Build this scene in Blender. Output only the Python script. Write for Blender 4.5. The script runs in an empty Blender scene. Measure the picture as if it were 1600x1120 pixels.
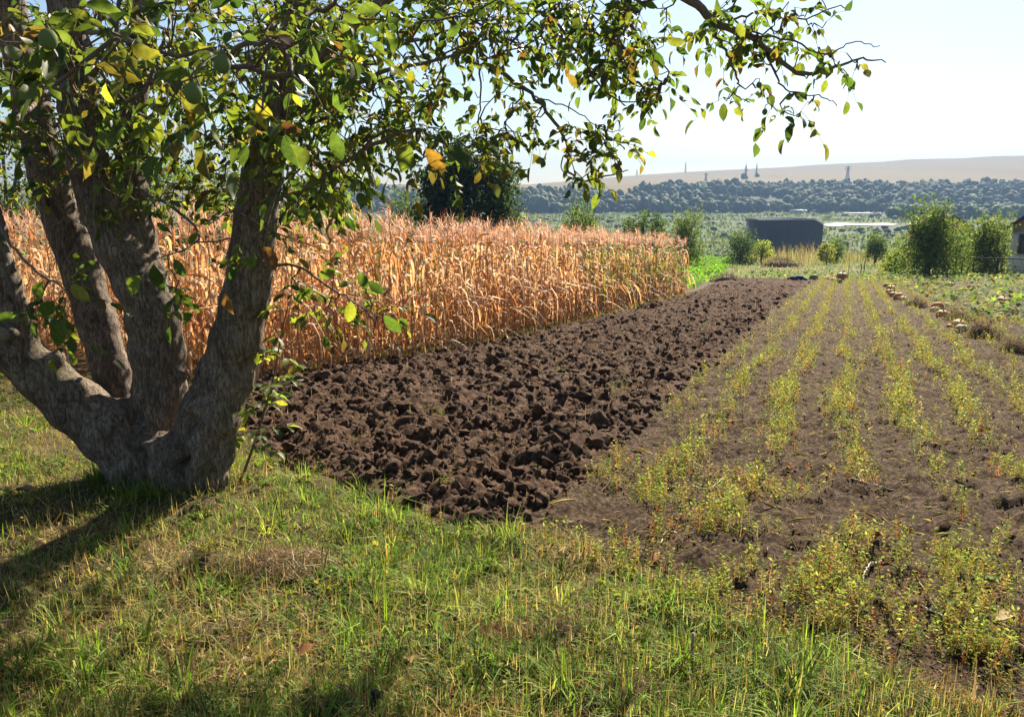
import bpy, math, random
import numpy as np

R = np.random.default_rng(7)
random.seed(7)
scene = bpy.context.scene
COL = scene.collection

# ------------------------------------------------------------------ camera, sky, sun, exposure
F_PX, HOR = 1200.0, 305.0                 # focal length in photo pixels, row of the true horizon
PITCH = math.atan((560.0 - HOR) / F_PX)
CAM = np.array([0.0, 0.0, 1.6])
cam = bpy.data.cameras.new('camera')
cam.sensor_fit = 'HORIZONTAL'
cam.sensor_width = 36.0
cam.lens = 36.0 * F_PX / 1600.0
cam.clip_start = 0.05
cam.clip_end = 20000
camo = bpy.data.objects.new('camera', cam)
camo.location = CAM
camo.rotation_euler = (math.pi / 2 - PITCH, 0, 0)
COL.objects.link(camo)
scene.camera = camo

SUN_AZ, SUN_EL = math.radians(24), math.radians(36)   # to the right of straight ahead
world = bpy.data.worlds.new('World')
scene.world = world
world.use_nodes = True
wn = world.node_tree
sky = wn.nodes.new('ShaderNodeTexSky')
sky.sky_type = 'NISHITA'
sky.sun_disc = False
sky.sun_elevation = SUN_EL
sky.sun_rotation = SUN_AZ
sky.air_density = 1.0
sky.dust_density = 0.45
sky.ozone_density = 1.2
sky.altitude = 100
wn.links.new(sky.outputs[0], wn.nodes['Background'].inputs[0])
wn.nodes['Background'].inputs[1].default_value = 0.044

sl = bpy.data.lights.new('sun', 'SUN')
sl.energy = 5.0
sl.angle = math.radians(0.55)
sl.color = (1.0, 0.89, 0.73)
so = bpy.data.objects.new('sun', sl)
# lamp shines along its -Z: from the sun towards the scene
so.rotation_euler = (math.pi / 2 - SUN_EL, 0, math.pi - SUN_AZ)
so.location = (20, 40, 40)
COL.objects.link(so)

scene.view_settings.view_transform = 'Standard'
scene.view_settings.look = 'None'
scene.view_settings.gamma = 1.0
scene.view_settings.use_curve_mapping = False
scene.view_settings.exposure = 1.72
scene.render.engine = 'CYCLES'
scene.cycles.use_denoising = True
scene.cycles.max_bounces = 8
scene.cycles.transmission_bounces = 6
scene.cycles.diffuse_bounces = 4
scene.cycles.volume_bounces = 0
scene.cycles.transparent_max_bounces = 4
scene.cycles.volume_step_rate = 4.0

# ------------------------------------------------------------------ numeric helpers
cP, sP = math.cos(PITCH), math.sin(PITCH)


def ray(px, py):
    x = (px - 800.0) / F_PX
    y = (560.0 - py) / F_PX
    return np.array([x, cP + y * sP, -sP + y * cP])


def P(px, py, Y):
    d = ray(px, py)
    return CAM + d * (Y / d[1])


def project(p):
    p = np.asarray(p, float) - CAM
    f = p[..., 1] * cP - p[..., 2] * sP
    u = p[..., 1] * sP + p[..., 2] * cP
    f = np.where(f < 0.05, 0.05, f)
    return 800 + F_PX * p[..., 0] / f, 560 - F_PX * u / f, f


def hsh(ix, iy, s):
    v = np.sin(ix * 127.1 + iy * 311.7 + s * 74.7) * 43758.5453
    return v - np.floor(v)


def vnoise(x, y, s=0):
    x = np.asarray(x, float); y = np.asarray(y, float)
    ix, iy = np.floor(x), np.floor(y)
    fx, fy = x - ix, y - iy
    fx = fx * fx * (3 - 2 * fx); fy = fy * fy * (3 - 2 * fy)
    a = hsh(ix, iy, s); b = hsh(ix + 1, iy, s); c = hsh(ix, iy + 1, s); d = hsh(ix + 1, iy + 1, s)
    return (a * (1 - fx) + b * fx) * (1 - fy) + (c * (1 - fx) + d * fx) * fy


def fbm(x, y, s=0, o=4):
    t = 0; a = 0.5; f = 1
    for k in range(o):
        t = t + a * vnoise(np.asarray(x) * f + 13.7 * k, np.asarray(y) * f - 7.1 * k, s + k)
        a *= 0.5; f *= 2.03
    return t


def n3(p, sc, s=0):
    return (vnoise(p[:, 0] * sc + 3.1 * p[:, 2] * sc, p[:, 1] * sc + 1.7, s) + vnoise(p[:, 1] * sc + 9.2, p[:, 2] * sc * 1.3 + p[:, 0] * sc, s + 5)
            + vnoise(p[:, 2] * sc + 4.4, p[:, 0] * sc - p[:, 1] * sc, s + 9)) / 3 - 0.5


def worley(x, y, cell, s):
    gx, gy = x / cell, y / cell
    ix, iy = np.floor(gx), np.floor(gy)
    best = np.full(x.shape, 9.0); bid = np.zeros(x.shape)
    for dx in (-1, 0, 1):
        for dy in (-1, 0, 1):
            cx, cy = ix + dx, iy + dy
            px_, py_ = cx + hsh(cx, cy, s), cy + hsh(cx, cy, s + 3)
            d = np.hypot(gx - px_, gy - py_)
            m = d < best
            best = np.where(m, d, best); bid = np.where(m, hsh(cx, cy, s + 7), bid)
    return best, bid


# --- the lie of the land: a garden plot falling away at 4 degrees, a wet valley, a wooded hill with a stubble field on top
S = 0.0699
PY = np.array([-3000, -60, 0, 100, 130, 205, 680, 720, 1010, 1060])
PZ = np.array([30, 4.2, 0, -6.99, -9.1, -14.4, -14.6, -13.5, 15.0, 16.5])
WOOD_PX, WOOD_Y = [330, 970, 1085, 1720], [880, 892, 1000, 1012]     # upper edge of the hillside wood
RIDX = np.array([-2500, -600, 300, 560, 820, 1000, 1200, 1400, 1600, 1900, 2600])
RIDY = np.array([300, 302, 300, 296, 289.5, 273.5, 262.5, 251, 243.5, 238, 245])


def gz(x, y):
    x = np.asarray(x, float); y = np.asarray(y, float)
    z = np.interp(y, PY, PZ)
    yy = np.maximum(y, 60)
    px = 800 + F_PX * x / yy * 0.985
    ridge = CAM[2] + (HOR - np.interp(px, RIDX, RIDY)) / F_PX * 2000 * 0.985
    t = np.clip((y - 1000) / 1000.0, 0, 1)
    far = 15 + (ridge - 15) * (t ** 1.08)
    far = np.where(y > 2000, ridge - (y - 2000) * 0.03, far)
    z = np.where(y > 1010, far, z)
    near = np.clip((60 - np.hypot(x, y)) / 30, 0, 1)
    z = z + near * (0.05 * (fbm(x * 0.7, y * 0.7, 3, 3) - 0.44) + 0.055 * (vnoise(x * 2.6, y * 2.6, 4) - .5) + 0.028 * (vnoise(x * 5.7, y * 5.7, 8) - .5))
    mid = np.clip((y - 60) / 60, 0, 1) * np.clip((1000 - y) / 200, 0, 1)
    z = z + mid * 0.9 * (fbm(x * 0.03, y * 0.03, 5, 3) - 0.44)
    return z


def G(px, py):
    """where the sight line of a photo pixel meets the ground"""
    d = ray(px, py)
    t = np.geomspace(0.8, 3000, 4000)
    q = CAM[None] + t[:, None] * d[None]
    below = q[:, 2] < gz(q[:, 0], q[:, 1])
    i = int(np.argmax(below))
    a, b = t[max(i - 1, 0)], t[i]
    for _ in range(30):
        m = (a + b) / 2
        p = CAM + m * d
        if p[2] < gz(p[0], p[1]): b = m
        else: a = m
    p = CAM + b * d
    return np.array([p[0], p[1], float(gz(p[0], p[1]))])


ROWA = math.radians(23.5)                  # the rows run this far to the right of straight ahead
SU, CU = math.sin(ROWA), math.cos(ROWA)


def uv(x, y): return x * SU + y * CU, x * CU - y * SU
def xy(u, v): return u * SU + v * CU, u * CU - v * SU


def pip(x, y, poly):
    inside = np.zeros(x.shape, bool)
    n = len(poly)
    for i in range(n):
        x1, y1 = poly[i][0], poly[i][1]; x2, y2 = poly[(i + 1) % n][0], poly[(i + 1) % n][1]
        if y1 == y2: continue
        c = ((y1 > y) != (y2 > y)) & (x < (x2 - x1) * (y - y1) / (y2 - y1) + x1)
        inside ^= c
    return inside


# ------------------------------------------------------------------ mesh helpers
class Buf:
    """collects triangles with a colour per vertex; build() links them as one mesh object"""
    def __init__(s): s.v = []; s.f = []; s.c = []; s.n = 0

    def add(s, v, f, c):
        v = np.asarray(v, np.float32); f = np.asarray(f, np.int32)
        c = np.asarray(c, np.float32)
        if c.ndim == 1: c = np.repeat(c[None, :3], len(v), 0)
        s.v.append(v); s.f.append(f + s.n); s.c.append(c[:, :3]); s.n += len(v)
        return s

    def scatter(s, tv, tf, M, T, col, tc=None):
        """template verts (k,3), tris (m,3); N matrices, N offsets, N colours; tc = colour factor per template vertex"""
        N = len(T)
        if N == 0: return s
        k = len(tv)
        V = np.einsum('nij,kj->nki', M, tv) + T[:, None, :]
        Fc = tf[None] + (np.arange(N) * k)[:, None, None]
        C = np.repeat(col[:, None, :], k, 1)
        if tc is not None: C = C * tc[None]
        return s.add(V.reshape(-1, 3), Fc.reshape(-1, 3), C.reshape(-1, 3))

    def tube(s, pts, rad, col, sides=6, cap=True):
        pts = np.asarray(pts, float); rad = np.asarray(rad, float)
        n = len(pts)
        tg = np.gradient(pts, axis=0); tg /= np.linalg.norm(tg, axis=1)[:, None] + 1e-9
        ref = np.array([0.31, 0.83, 0.46]); ref = ref if abs(tg[0] @ ref) < 0.9 else np.array([1.0, 0, 0])
        nn = np.cross(tg, ref); nn /= np.linalg.norm(nn, axis=1)[:, None] + 1e-9
        bb = np.cross(tg, nn)
        a = np.arange(sides) / sides * 2 * np.pi
        V = pts[:, None] + rad[:, None, None] * (np.cos(a)[None, :, None] * nn[:, None] + np.sin(a)[None, :, None] * bb[:, None])
        V = V.reshape(-1, 3); f = []
        for i in range(n - 1):
            for j in range(sides):
                p, q = i * sides + j, i * sides + (j + 1) % sides
                f += [(p, q, q + sides), (p, q + sides, p + sides)]
        if cap:
            V = np.vstack([V, pts[:1], pts[-1:]])
            c0, c1 = n * sides, n * sides + 1
            for j in range(sides):
                f += [(c0, (j + 1) % sides, j), (c1, (n - 1) * sides + j, (n - 1) * sides + (j + 1) % sides)]
        return s.add(V, f, np.asarray(col, float))

    def box(s, lo, hi, col, M=None, off=None):
        x0, y0, z0 = lo; x1, y1, z1 = hi
        v = np.array([(x0, y0, z0), (x1, y0, z0), (x1, y1, z0), (x0, y1, z0), (x0, y0, z1), (x1, y0, z1), (x1, y1, z1), (x0, y1, z1)], float)
        f = [(0, 2, 1), (0, 3, 2), (4, 5, 6), (4, 6, 7), (0, 1, 5), (0, 5, 4), (1, 2, 6), (1, 6, 5), (2, 3, 7), (2, 7, 6), (3, 0, 4), (3, 4, 7)]
        if M is not None: v = v @ M.T
        if off is not None: v = v + off
        return s.add(v, f, np.asarray(col, float))

    def mesh(s, name, origin=(0, 0, 0), smooth=False):
        v = (np.vstack(s.v) - np.asarray(origin, np.float32)).astype(np.float32); f = np.vstack(s.f); c = np.vstack(s.c)
        me = bpy.data.meshes.new(name)
        me.vertices.add(len(v)); me.vertices.foreach_set('co', v.ravel())
        me.loops.add(f.size); me.loops.foreach_set('vertex_index', f.ravel().astype(np.int32))
        me.polygons.add(len(f)); me.polygons.foreach_set('loop_start', np.arange(0, f.size, 3, dtype=np.int32))
        if smooth: me.polygons.foreach_set('use_smooth', np.ones(len(f), bool))
        me.update(calc_edges=True)
        at = me.color_attributes.new('Col', 'FLOAT_COLOR', 'POINT')
        at.data.foreach_set('color', np.hstack([c, np.ones((len(c), 1), np.float32)]).astype(np.float32).ravel())
        return me

    def build(s, name, mat, parent=None, smooth=False, stuff=False):
        o0 = np.array(parent.location) if parent is not None else (0, 0, 0)
        if parent is not None and parent.parent is not None: o0 = np.array(parent.location) + np.array(parent.parent.location)
        me = s.mesh(name, o0, smooth)
        me.materials.append(mat)
        return link(name, me, parent, stuff)


def link(name, me, parent=None, stuff=False):
    o = bpy.data.objects.new(name, me)
    COL.objects.link(o)
    if parent is not None: o.parent = parent
    if stuff: o['kind'] = 'stuff'
    return o


def thing(name, label, cat, loc=(0, 0, 0), group=None):
    o = bpy.data.objects.new(name, None)
    o.empty_display_size = 0.1
    o.location = tuple(float(a) for a in loc)
    COL.objects.link(o)
    return tag(o, label, cat, group)


def tag(o, label, cat, group=None, kind=None):
    o['label'] = label; o['category'] = cat
    if group: o['group'] = group
    if kind: o['kind'] = kind
    return o


def rotz(a):
    a = np.asarray(a, float); c, s_ = np.cos(a), np.sin(a); z = np.zeros_like(a); o = np.ones_like(a)
    return np.stack([np.stack([c, -s_, z], -1), np.stack([s_, c, z], -1), np.stack([z, z, o], -1)], -2)


def rotx(a):
    a = np.asarray(a, float); c, s_ = np.cos(a), np.sin(a); z = np.zeros_like(a); o = np.ones_like(a)
    return np.stack([np.stack([o, z, z], -1), np.stack([z, c, -s_], -1), np.stack([z, s_, c], -1)], -2)


def rotrand(n):
    q = R.normal(size=(n, 4)); q /= np.linalg.norm(q, axis=1)[:, None]
    w, x, y, z = q.T
    return np.stack([np.stack([1 - 2 * (y * y + z * z), 2 * (x * y - z * w), 2 * (x * z + y * w)], -1),
                     np.stack([2 * (x * y + z * w), 1 - 2 * (x * x + z * z), 2 * (y * z - x * w)], -1),
                     np.stack([2 * (x * z - y * w), 2 * (y * z + x * w), 1 - 2 * (x * x + y * y)], -1)], -2)


def scl(sx, sy, sz):
    M = np.zeros((len(sx), 3, 3)); M[:, 0, 0] = sx; M[:, 1, 1] = sy; M[:, 2, 2] = sz
    return M


def pick(pal, n, w=None, jit=0.18):
    pal = np.asarray(pal, float)
    i = R.choice(len(pal), n, p=None if w is None else np.asarray(w) / np.sum(w))
    return np.clip(pal[i] * (1 + jit * R.normal(size=(n, 1))) * (1 + 0.06 * R.normal(size=(n, 3))), 0.004, 0.95)


def basis(d, up=None):
    """rotation whose +Y is d and whose +Z is near up"""
    d = d / (np.linalg.norm(d, axis=1)[:, None] + 1e-9)
    if up is None: up = np.array([0, 0, 1.0]) + 0.7 * R.normal(size=d.shape)
    x = np.cross(d, up); x /= np.linalg.norm(x, axis=1)[:, None] + 1e-9
    z = np.cross(x, d)
    return np.stack([x, d, z], -1)


def ico(sub):
    t = (1 + 5 ** .5) / 2
    v = [(-1, t, 0), (1, t, 0), (-1, -t, 0), (1, -t, 0), (0, -1, t), (0, 1, t), (0, -1, -t), (0, 1, -t), (t, 0, -1), (t, 0, 1), (-t, 0, -1), (-t, 0, 1)]
    f = [(0, 11, 5), (0, 5, 1), (0, 1, 7), (0, 7, 10), (0, 10, 11), (1, 5, 9), (5, 11, 4), (11, 10, 2), (10, 7, 6), (7, 1, 8), (3, 9, 4), (3, 4, 2), (3, 2, 6), (3, 6, 8), (3, 8, 9), (4, 9, 5), (2, 4, 11), (6, 2, 10), (8, 6, 7), (9, 8, 1)]
    v = [np.array(a, float) / np.linalg.norm(a) for a in v]
    for _ in range(sub):
        cache = {}; nf = []
        def mid(a, b):
            k = (min(a, b), max(a, b))
            if k not in cache:
                m = v[a] + v[b]; v.append(m / np.linalg.norm(m)); cache[k] = len(v) - 1
            return cache[k]
        for a, b, c in f:
            ab, bc, ca = mid(a, b), mid(b, c), mid(c, a)
            nf += [(a, ab, ca), (b, bc, ab), (c, ca, bc), (ab, bc, ca)]
        f = nf
    return np.array(v), np.array(f)


def crspline(pts, n):
    pts = np.asarray(pts, float)
    p = np.vstack([2 * pts[0] - pts[1], pts, 2 * pts[-1] - pts[-2]])
    out = []
    m = len(pts) - 1
    for k in np.linspace(0, m - 1e-6, n):
        i = int(k); t = k - i
        a, b, c, d = p[i], p[i + 1], p[i + 2], p[i + 3]
        out.append(0.5 * (2 * b + (c - a) * t + (2 * a - 5 * b + 4 * c - d) * t * t + (3 * b - a - 3 * c + d) * t ** 3))
    return np.array(out)


# ------------------------------------------------------------------ materials
def newmat(name):
    m = bpy.data.materials.new(name); m.use_nodes = True
    nt = m.node_tree
    return m, nt, nt.nodes['Principled BSDF']


def nd(nt, t, **kw):
    n = nt.nodes.new(t)
    for k, v in kw.items():
        if k.startswith('i_'): n.inputs[k[2:].replace('_', ' ')].default_value = v
        else: setattr(n, k, v)
    return n


def mat_attr(name, rough=0.6, transl=0.0, tgain=(1.5, 1.6, 0.9), objcol=False, var=0.25, spec=0.35, vscale=60.0, bump=0.0):
    m, nt, bs = newmat(name)
    L = nt.links
    if objcol:
        src = nd(nt, 'ShaderNodeObjectInfo').outputs['Color']
    else:
        src = nd(nt, 'ShaderNodeAttribute', attribute_name='Col').outputs['Color']
    geo = nd(nt, 'ShaderNodeNewGeometry')
    noi = nd(nt, 'ShaderNodeTexNoise', i_Scale=vscale, i_Detail=3.0)
    L.new(geo.outputs['Position'], noi.inputs['Vector'])
    mr = nd(nt, 'ShaderNodeMapRange')
    mr.inputs['To Min'].default_value = 1 - var; mr.inputs['To Max'].default_value = 1 + var
    mr.inputs['From Min'].default_value = 0.25; mr.inputs['From Max'].default_value = 0.75
    L.new(noi.outputs['Fac'], mr.inputs['Value'])
    mul = nd(nt, 'ShaderNodeVectorMath', operation='SCALE')
    L.new(src, mul.inputs[0]); L.new(mr.outputs[0], mul.inputs['Scale'])
    L.new(mul.outputs[0], bs.inputs['Base Color'])
    bs.inputs['Roughness'].default_value = rough
    bs.inputs['Specular IOR Level'].default_value = spec
    if bump:
        bp = nd(nt, 'ShaderNodeBump', i_Strength=bump, i_Distance=0.02)
        L.new(noi.outputs['Fac'], bp.inputs['Height']); L.new(bp.outputs[0], bs.inputs['Normal'])
    if transl:
        tr = nd(nt, 'ShaderNodeBsdfTranslucent')
        tm = nd(nt, 'ShaderNodeVectorMath', operation='MULTIPLY')
        tm.inputs[1].default_value = tgain
        L.new(mul.outputs[0], tm.inputs[0]); L.new(tm.outputs[0], tr.inputs['Color'])
        mx = nd(nt, 'ShaderNodeMixShader'); mx.inputs[0].default_value = transl
        L.new(bs.outputs[0], mx.inputs[1]); L.new(tr.outputs[0], mx.inputs[2])
        L.new(mx.outputs[0], nt.nodes['Material Output'].inputs['Surface'])
    return m


def mat_noise(name, cols, scale, rough=0.9, bump=0.5, bscale=None, bdist=0.02, detail=8.0, spec=0.2, stops=None, stretch=None):
    m, nt, bs = newmat(name)
    L = nt.links
    geo = nd(nt, 'ShaderNodeNewGeometry')
    vec = geo.outputs['Position']
    if stretch:
        vm = nd(nt, 'ShaderNodeVectorMath', operation='MULTIPLY'); vm.inputs[1].default_value = stretch
        L.new(vec, vm.inputs[0]); vec = vm.outputs[0]
    noi = nd(nt, 'ShaderNodeTexNoise', i_Scale=scale, i_Detail=detail, i_Roughness=0.62)
    L.new(vec, noi.inputs['Vector'])
    rp = nd(nt, 'ShaderNodeValToRGB')
    stops = stops or list(np.linspace(0.3, 0.7, len(cols)))
    el = rp.color_ramp.elements
    while len(el) < len(cols): el.new(0.5)
    for e, p_, c in zip(el, stops, cols):
        e.position = p_; e.color = (*c, 1)
    L.new(noi.outputs['Fac'], rp.inputs[0]); L.new(rp.outputs[0], bs.inputs['Base Color'])
    bs.inputs['Roughness'].default_value = rough; bs.inputs['Specular IOR Level'].default_value = spec
    if bump:
        n2 = nd(nt, 'ShaderNodeTexNoise', i_Scale=bscale or scale * 3, i_Detail=8.0, i_Roughness=0.7)
        L.new(vec, n2.inputs['Vector'])
        bp = nd(nt, 'ShaderNodeBump', i_Strength=bump, i_Distance=bdist)
        L.new(n2.outputs['Fac'], bp.inputs['Height']); L.new(bp.outputs[0], bs.inputs['Normal'])
    return m


M_GRASS = mat_attr('grass_blades', 0.75, 0.45, (1.4, 1.5, 0.85), spec=0.12)
M_TURFG = mat_attr('turf_blades', 0.7, 0.46, (1.5, 1.52, 0.8), spec=0.12)
M_LEAF = mat_attr('walnut_leaves', 0.5, 0.5, (2.3, 2.3, 0.8), spec=0.3, var=0.3)
M_LEAFO = mat_attr('walnut_leaf_single', 0.5, 0.5, (2.3, 2.3, 0.8), spec=0.3, var=0.3, objcol=True)
M_BUSH = mat_attr('bush_leaves', 0.7, 0.5, (1.7, 1.9, 0.7), spec=0.15, vscale=3)
M_CORN = mat_attr('dry_corn', 0.6, 0.44, (1.38, 1.03, 0.74), spec=0.25, vscale=25)
M_DRY = mat_attr('dry_stalks', 0.75, 0.15, (1.2, 1.0, 0.8), spec=0.15)
M_PLAIN = mat_attr('matte', 0.8, 0.0, spec=0.2, vscale=8)
M_WOODY = mat_attr('twig_bark', 0.85, 0.0, spec=0.15, vscale=40, bump=0.4)
M_FOREST = mat_attr('forest_crowns', 0.8, 0.15, (1.4, 1.6, 0.8), spec=0.1, vscale=0.6, var=0.5)
M_CLOD = mat_noise('ploughed_earth', [(0.036, 0.021, 0.013), (0.080, 0.047, 0.029), (0.15, 0.092, 0.058)], 24, 0.95, 1.0, 45, 0.03, spec=0.12, stops=[.36, .5, .64])
M_GARDEN = mat_noise('garden_earth', [(0.032, 0.019, 0.010), (0.068, 0.043, 0.025), (0.145, 0.098, 0.06)], 34, 0.95, 1.0, 50, 0.035, spec=0.12, stops=[.38, .5, .63])
M_TURF = mat_noise('turf_floor', [(0.035, 0.028, 0.016), (0.075, 0.058, 0.03), (0.10, 0.09, 0.035)], 14, 0.95, 0.8, 60, 0.015, spec=0.1)
M_MEADOW = mat_noise('meadow', [(0.06, 0.08, 0.022), (0.09, 0.10, 0.033), (0.15, 0.12, 0.06)], 0.6, 0.95, 0.6, 3, 0.1, spec=0.1)
M_VALLEY = mat_noise('valley_floor', [(0.045, 0.075, 0.035), (0.065, 0.095, 0.042), (0.10, 0.12, 0.058)], 0.03, 0.95, 0.5, 0.4, 0.8, spec=0.1, stretch=(1, 0.35, 1))
M_STUBBLE = mat_noise('stubble_field', [(0.135, 0.098, 0.036), (0.152, 0.112, 0.042), (0.172, 0.128, 0.05)], 0.006, 0.95, 0, spec=0.1, stretch=(1, 0.25, 1))
M_WFLOOR = mat_noise('wood_floor', [(0.03, 0.045, 0.02), (0.05, 0.07, 0.03)], 0.05, 0.95, 0, spec=0.1)
M_WATER = newmat('still_water'); M_WATER[2].inputs['Base Color'].default_value = (0.12, 0.13, 0.13, 1); M_WATER[2].inputs['Roughness'].default_value = 0.4; M_WATER = M_WATER[0]


def bark_material():
    m, nt, bs = newmat('walnut_bark')
    L = nt.links
    tc = nd(nt, 'ShaderNodeTexCoord')
    st = nd(nt, 'ShaderNodeVectorMath', operation='MULTIPLY'); st.inputs[1].default_value = (1, 1, 0.22)
    L.new(tc.outputs['Object'], st.inputs[0])
    n1 = nd(nt, 'ShaderNodeTexNoise', i_Scale=5.0, i_Detail=8.0, i_Roughness=0.65)
    L.new(tc.outputs['Object'], n1.inputs['Vector'])
    n2 = nd(nt, 'ShaderNodeTexNoise', i_Scale=42.0, i_Detail=8.0, i_Roughness=0.7)
    L.new(st.outputs[0], n2.inputs['Vector'])
    vo = nd(nt, 'ShaderNodeTexVoronoi', feature='DISTANCE_TO_EDGE', i_Scale=38.0)
    ds = nd(nt, 'ShaderNodeVectorMath', operation='ADD')
    sc_ = nd(nt, 'ShaderNodeVectorMath', operation='SCALE', i_Scale=0.09)
    L.new(n2.outputs['Color'], sc_.inputs[0]); L.new(st.outputs[0], ds.inputs[0]); L.new(sc_.outputs[0], ds.inputs[1])
    L.new(ds.outputs[0], vo.inputs['Vector'])
    rp = nd(nt, 'ShaderNodeValToRGB')
    e = rp.color_ramp.elements
    e.new(0.5); e.new(0.6)
    for q, p_, c in zip(e, (0.36, 0.46, 0.54, 0.66), ((0.075, 0.053, 0.036), (0.17, 0.127, 0.09), (0.235, 0.182, 0.134), (0.38, 0.31, 0.24))):
        q.position = p_; q.color = (*c, 1)
    mixf = nd(nt, 'ShaderNodeMath', operation='ADD')
    h1 = nd(nt, 'ShaderNodeMath', operation='MULTIPLY'); h1.inputs[1].default_value = 0.5
    h2 = nd(nt, 'ShaderNodeMath', operation='MULTIPLY'); h2.inputs[1].default_value = 0.5
    L.new(n1.outputs['Fac'], h1.inputs[0]); L.new(n2.outputs['Fac'], h2.inputs[0])
    L.new(h1.outputs[0], mixf.inputs[0]); L.new(h2.outputs[0], mixf.inputs[1])
    L.new(mixf.outputs[0], rp.inputs[0])
    # moss and lichen patches
    n3_ = nd(nt, 'ShaderNodeTexNoise', i_Scale=3.2, i_Detail=6.0)
    L.new(tc.outputs['Object'], n3_.inputs['Vector'])
    mr = nd(nt, 'ShaderNodeMapRange', i_From_Min=0.56, i_From_Max=0.72); mr.inputs['To Max'].default_value = 0.6
    L.new(n3_.outputs['Fac'], mr.inputs['Value'])
    mx = nd(nt, 'ShaderNodeMix', data_type='RGBA')
    L.new(mr.outputs[0], mx.inputs[0]); L.new(rp.outputs[0], mx.inputs[6]); mx.inputs[7].default_value = (0.13, 0.12, 0.05, 1)
    cr = nd(nt, 'ShaderNodeMapRange', i_From_Min=0.0, i_From_Max=0.09); cr.inputs['To Min'].default_value = 0.5
    L.new(vo.outputs['Distance'], cr.inputs['Value'])
    fin = nd(nt, 'ShaderNodeVectorMath', operation='SCALE')
    L.new(mx.outputs[2], fin.inputs[0]); L.new(cr.outputs[0], fin.inputs['Scale'])
    L.new(fin.outputs[0], bs.inputs['Base Color'])
    bs.inputs['Roughness'].default_value = 0.85; bs.inputs['Specular IOR Level'].default_value = 0.25
    b1 = nd(nt, 'ShaderNodeBump', i_Strength=0.8, i_Distance=0.012)
    L.new(cr.outputs[0], b1.inputs['Height'])
    b2 = nd(nt, 'ShaderNodeBump', i_Strength=0.8, i_Distance=0.016)
    L.new(n2.outputs['Fac'], b2.inputs['Height']); L.new(b1.outputs[0], b2.inputs['Normal'])
    L.new(b2.outputs[0], bs.inputs['Normal'])
    return m


M_BARK = bark_material()

# ------------------------------------------------------------------ ground sheet to the horizon
def make_ground():
    front = np.radians(np.linspace(-52, 52, 220)); back = np.radians(np.linspace(52, 308, 70)[1:-1])
    az = np.concatenate([front, back])
    rr = np.concatenate([[0.25], np.geomspace(0.7, 11, 170), np.geomspace(11, 2900, 130)[1:]])
    A, RR = np.meshgrid(az, rr)
    X, Y = RR * np.sin(A), RR * np.cos(A)
    Z = gz(X, Y)
    na, nr = len(az), len(rr)
    V = np.stack([X, Y, Z], -1).reshape(-1, 3)
    i, j = np.meshgrid(np.arange(nr - 1), np.arange(na), indexing='ij')
    a = i * na + j; b = i * na + (j + 1) % na
    q = np.stack([a, a + na, b + na, b], -1).reshape(-1, 4)
    me = bpy.data.meshes.new('ground')
    V = np.vstack([V, [[0, 0, gz(0, 0)]]])
    capf = np.array([(len(V) - 1, k, (k + 1) % na) for k in range(na)])
    me.vertices.add(len(V)); me.vertices.foreach_set('co', V.astype(np.float32).ravel())
    nl = q.size + capf.size
    me.loops.add(nl); me.loops.foreach_set('vertex_index', np.concatenate([q.ravel(), capf.ravel()]).astype(np.int32))
    npoly = len(q) + len(capf)
    me.polygons.add(npoly)
    me.polygons.foreach_set('loop_start', np.concatenate([np.arange(len(q)) * 4, q.size + np.arange(len(capf)) * 3]).astype(np.int32))
    cy = V[q, 1].mean(1); cx = V[q, 0].mean(1)
    mi = np.zeros(npoly, np.int32)
    d = np.hypot(cx, cy)
    m_ = np.where((cy > 44) | (d > 60), 1, 0)
    m_ = np.where(cy > 128 + 6 * np.sin(cx * 0.05), 2, m_)
    m_ = np.where(cy > 715, 3, m_)
    m_ = np.where(cy > np.interp(800 + F_PX * cx / np.maximum(cy, 60), WOOD_PX, WOOD_Y), 4, m_)
    mi[:len(q)] = m_
    me.polygons.foreach_set('material_index', mi)
    me.polygons.foreach_set('use_smooth', np.ones(npoly, bool))
    me.update(calc_edges=True)
    for m in (M_TURF, M_MEADOW, M_VALLEY, M_WFLOOR, M_STUBBLE): me.materials.append(m)
    o = link('ground', me); o['kind'] = 'structure'
    return o


make_ground()

# edge of the mown turf towards the dug land (photo pixels -> ground)
EDGE_PX = [(0, 585), (200, 592), (330, 620), (400, 700), (480, 738), (560, 772), (690, 822), (760, 838), (830, 832), (980, 885), (1130, 962), (1260, 1008), (1400, 1065), (1600, 1118)]
EDGE = [G(*p)[:2] for p in EDGE_PX]
TURF_POLY = [(-14, 10.4)] + [tuple(p) for p in EDGE] + [(3.6, 1.2), (3.6, -1.5), (-14, -1.5)]
PLOUGH_POLY = [tuple(p) for p in EDGE[2:9]] + [xy(5.1, -1.42), xy(8.7, -1.5), xy(13, -1.42), xy(20, -1.5), xy(43.5, -1.3), xy(44.5, -3), xy(43.5, -6.2), xy(29.5, -5.25), xy(16, -5.3), xy(10.5, -5.65), xy(8.6, -6.2), xy(7.0, -6.4)]


def signed(x, y, poly):
    """distance to a polygon's edge, positive inside"""
    best = np.full(x.shape, 1e9)
    n = len(poly)
    for i in range(n):
        a = np.array(poly[i][:2]); b = np.array(poly[(i + 1) % n][:2]); ab = b - a
        t = np.clip(((x - a[0]) * ab[0] + (y - a[1]) * ab[1]) / (ab @ ab + 1e-9), 0, 1)
        best = np.minimum(best, np.hypot(x - a[0] - t * ab[0], y - a[1] - t * ab[1]))
    return np.where(pip(x, y, poly), best, -best)


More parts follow.
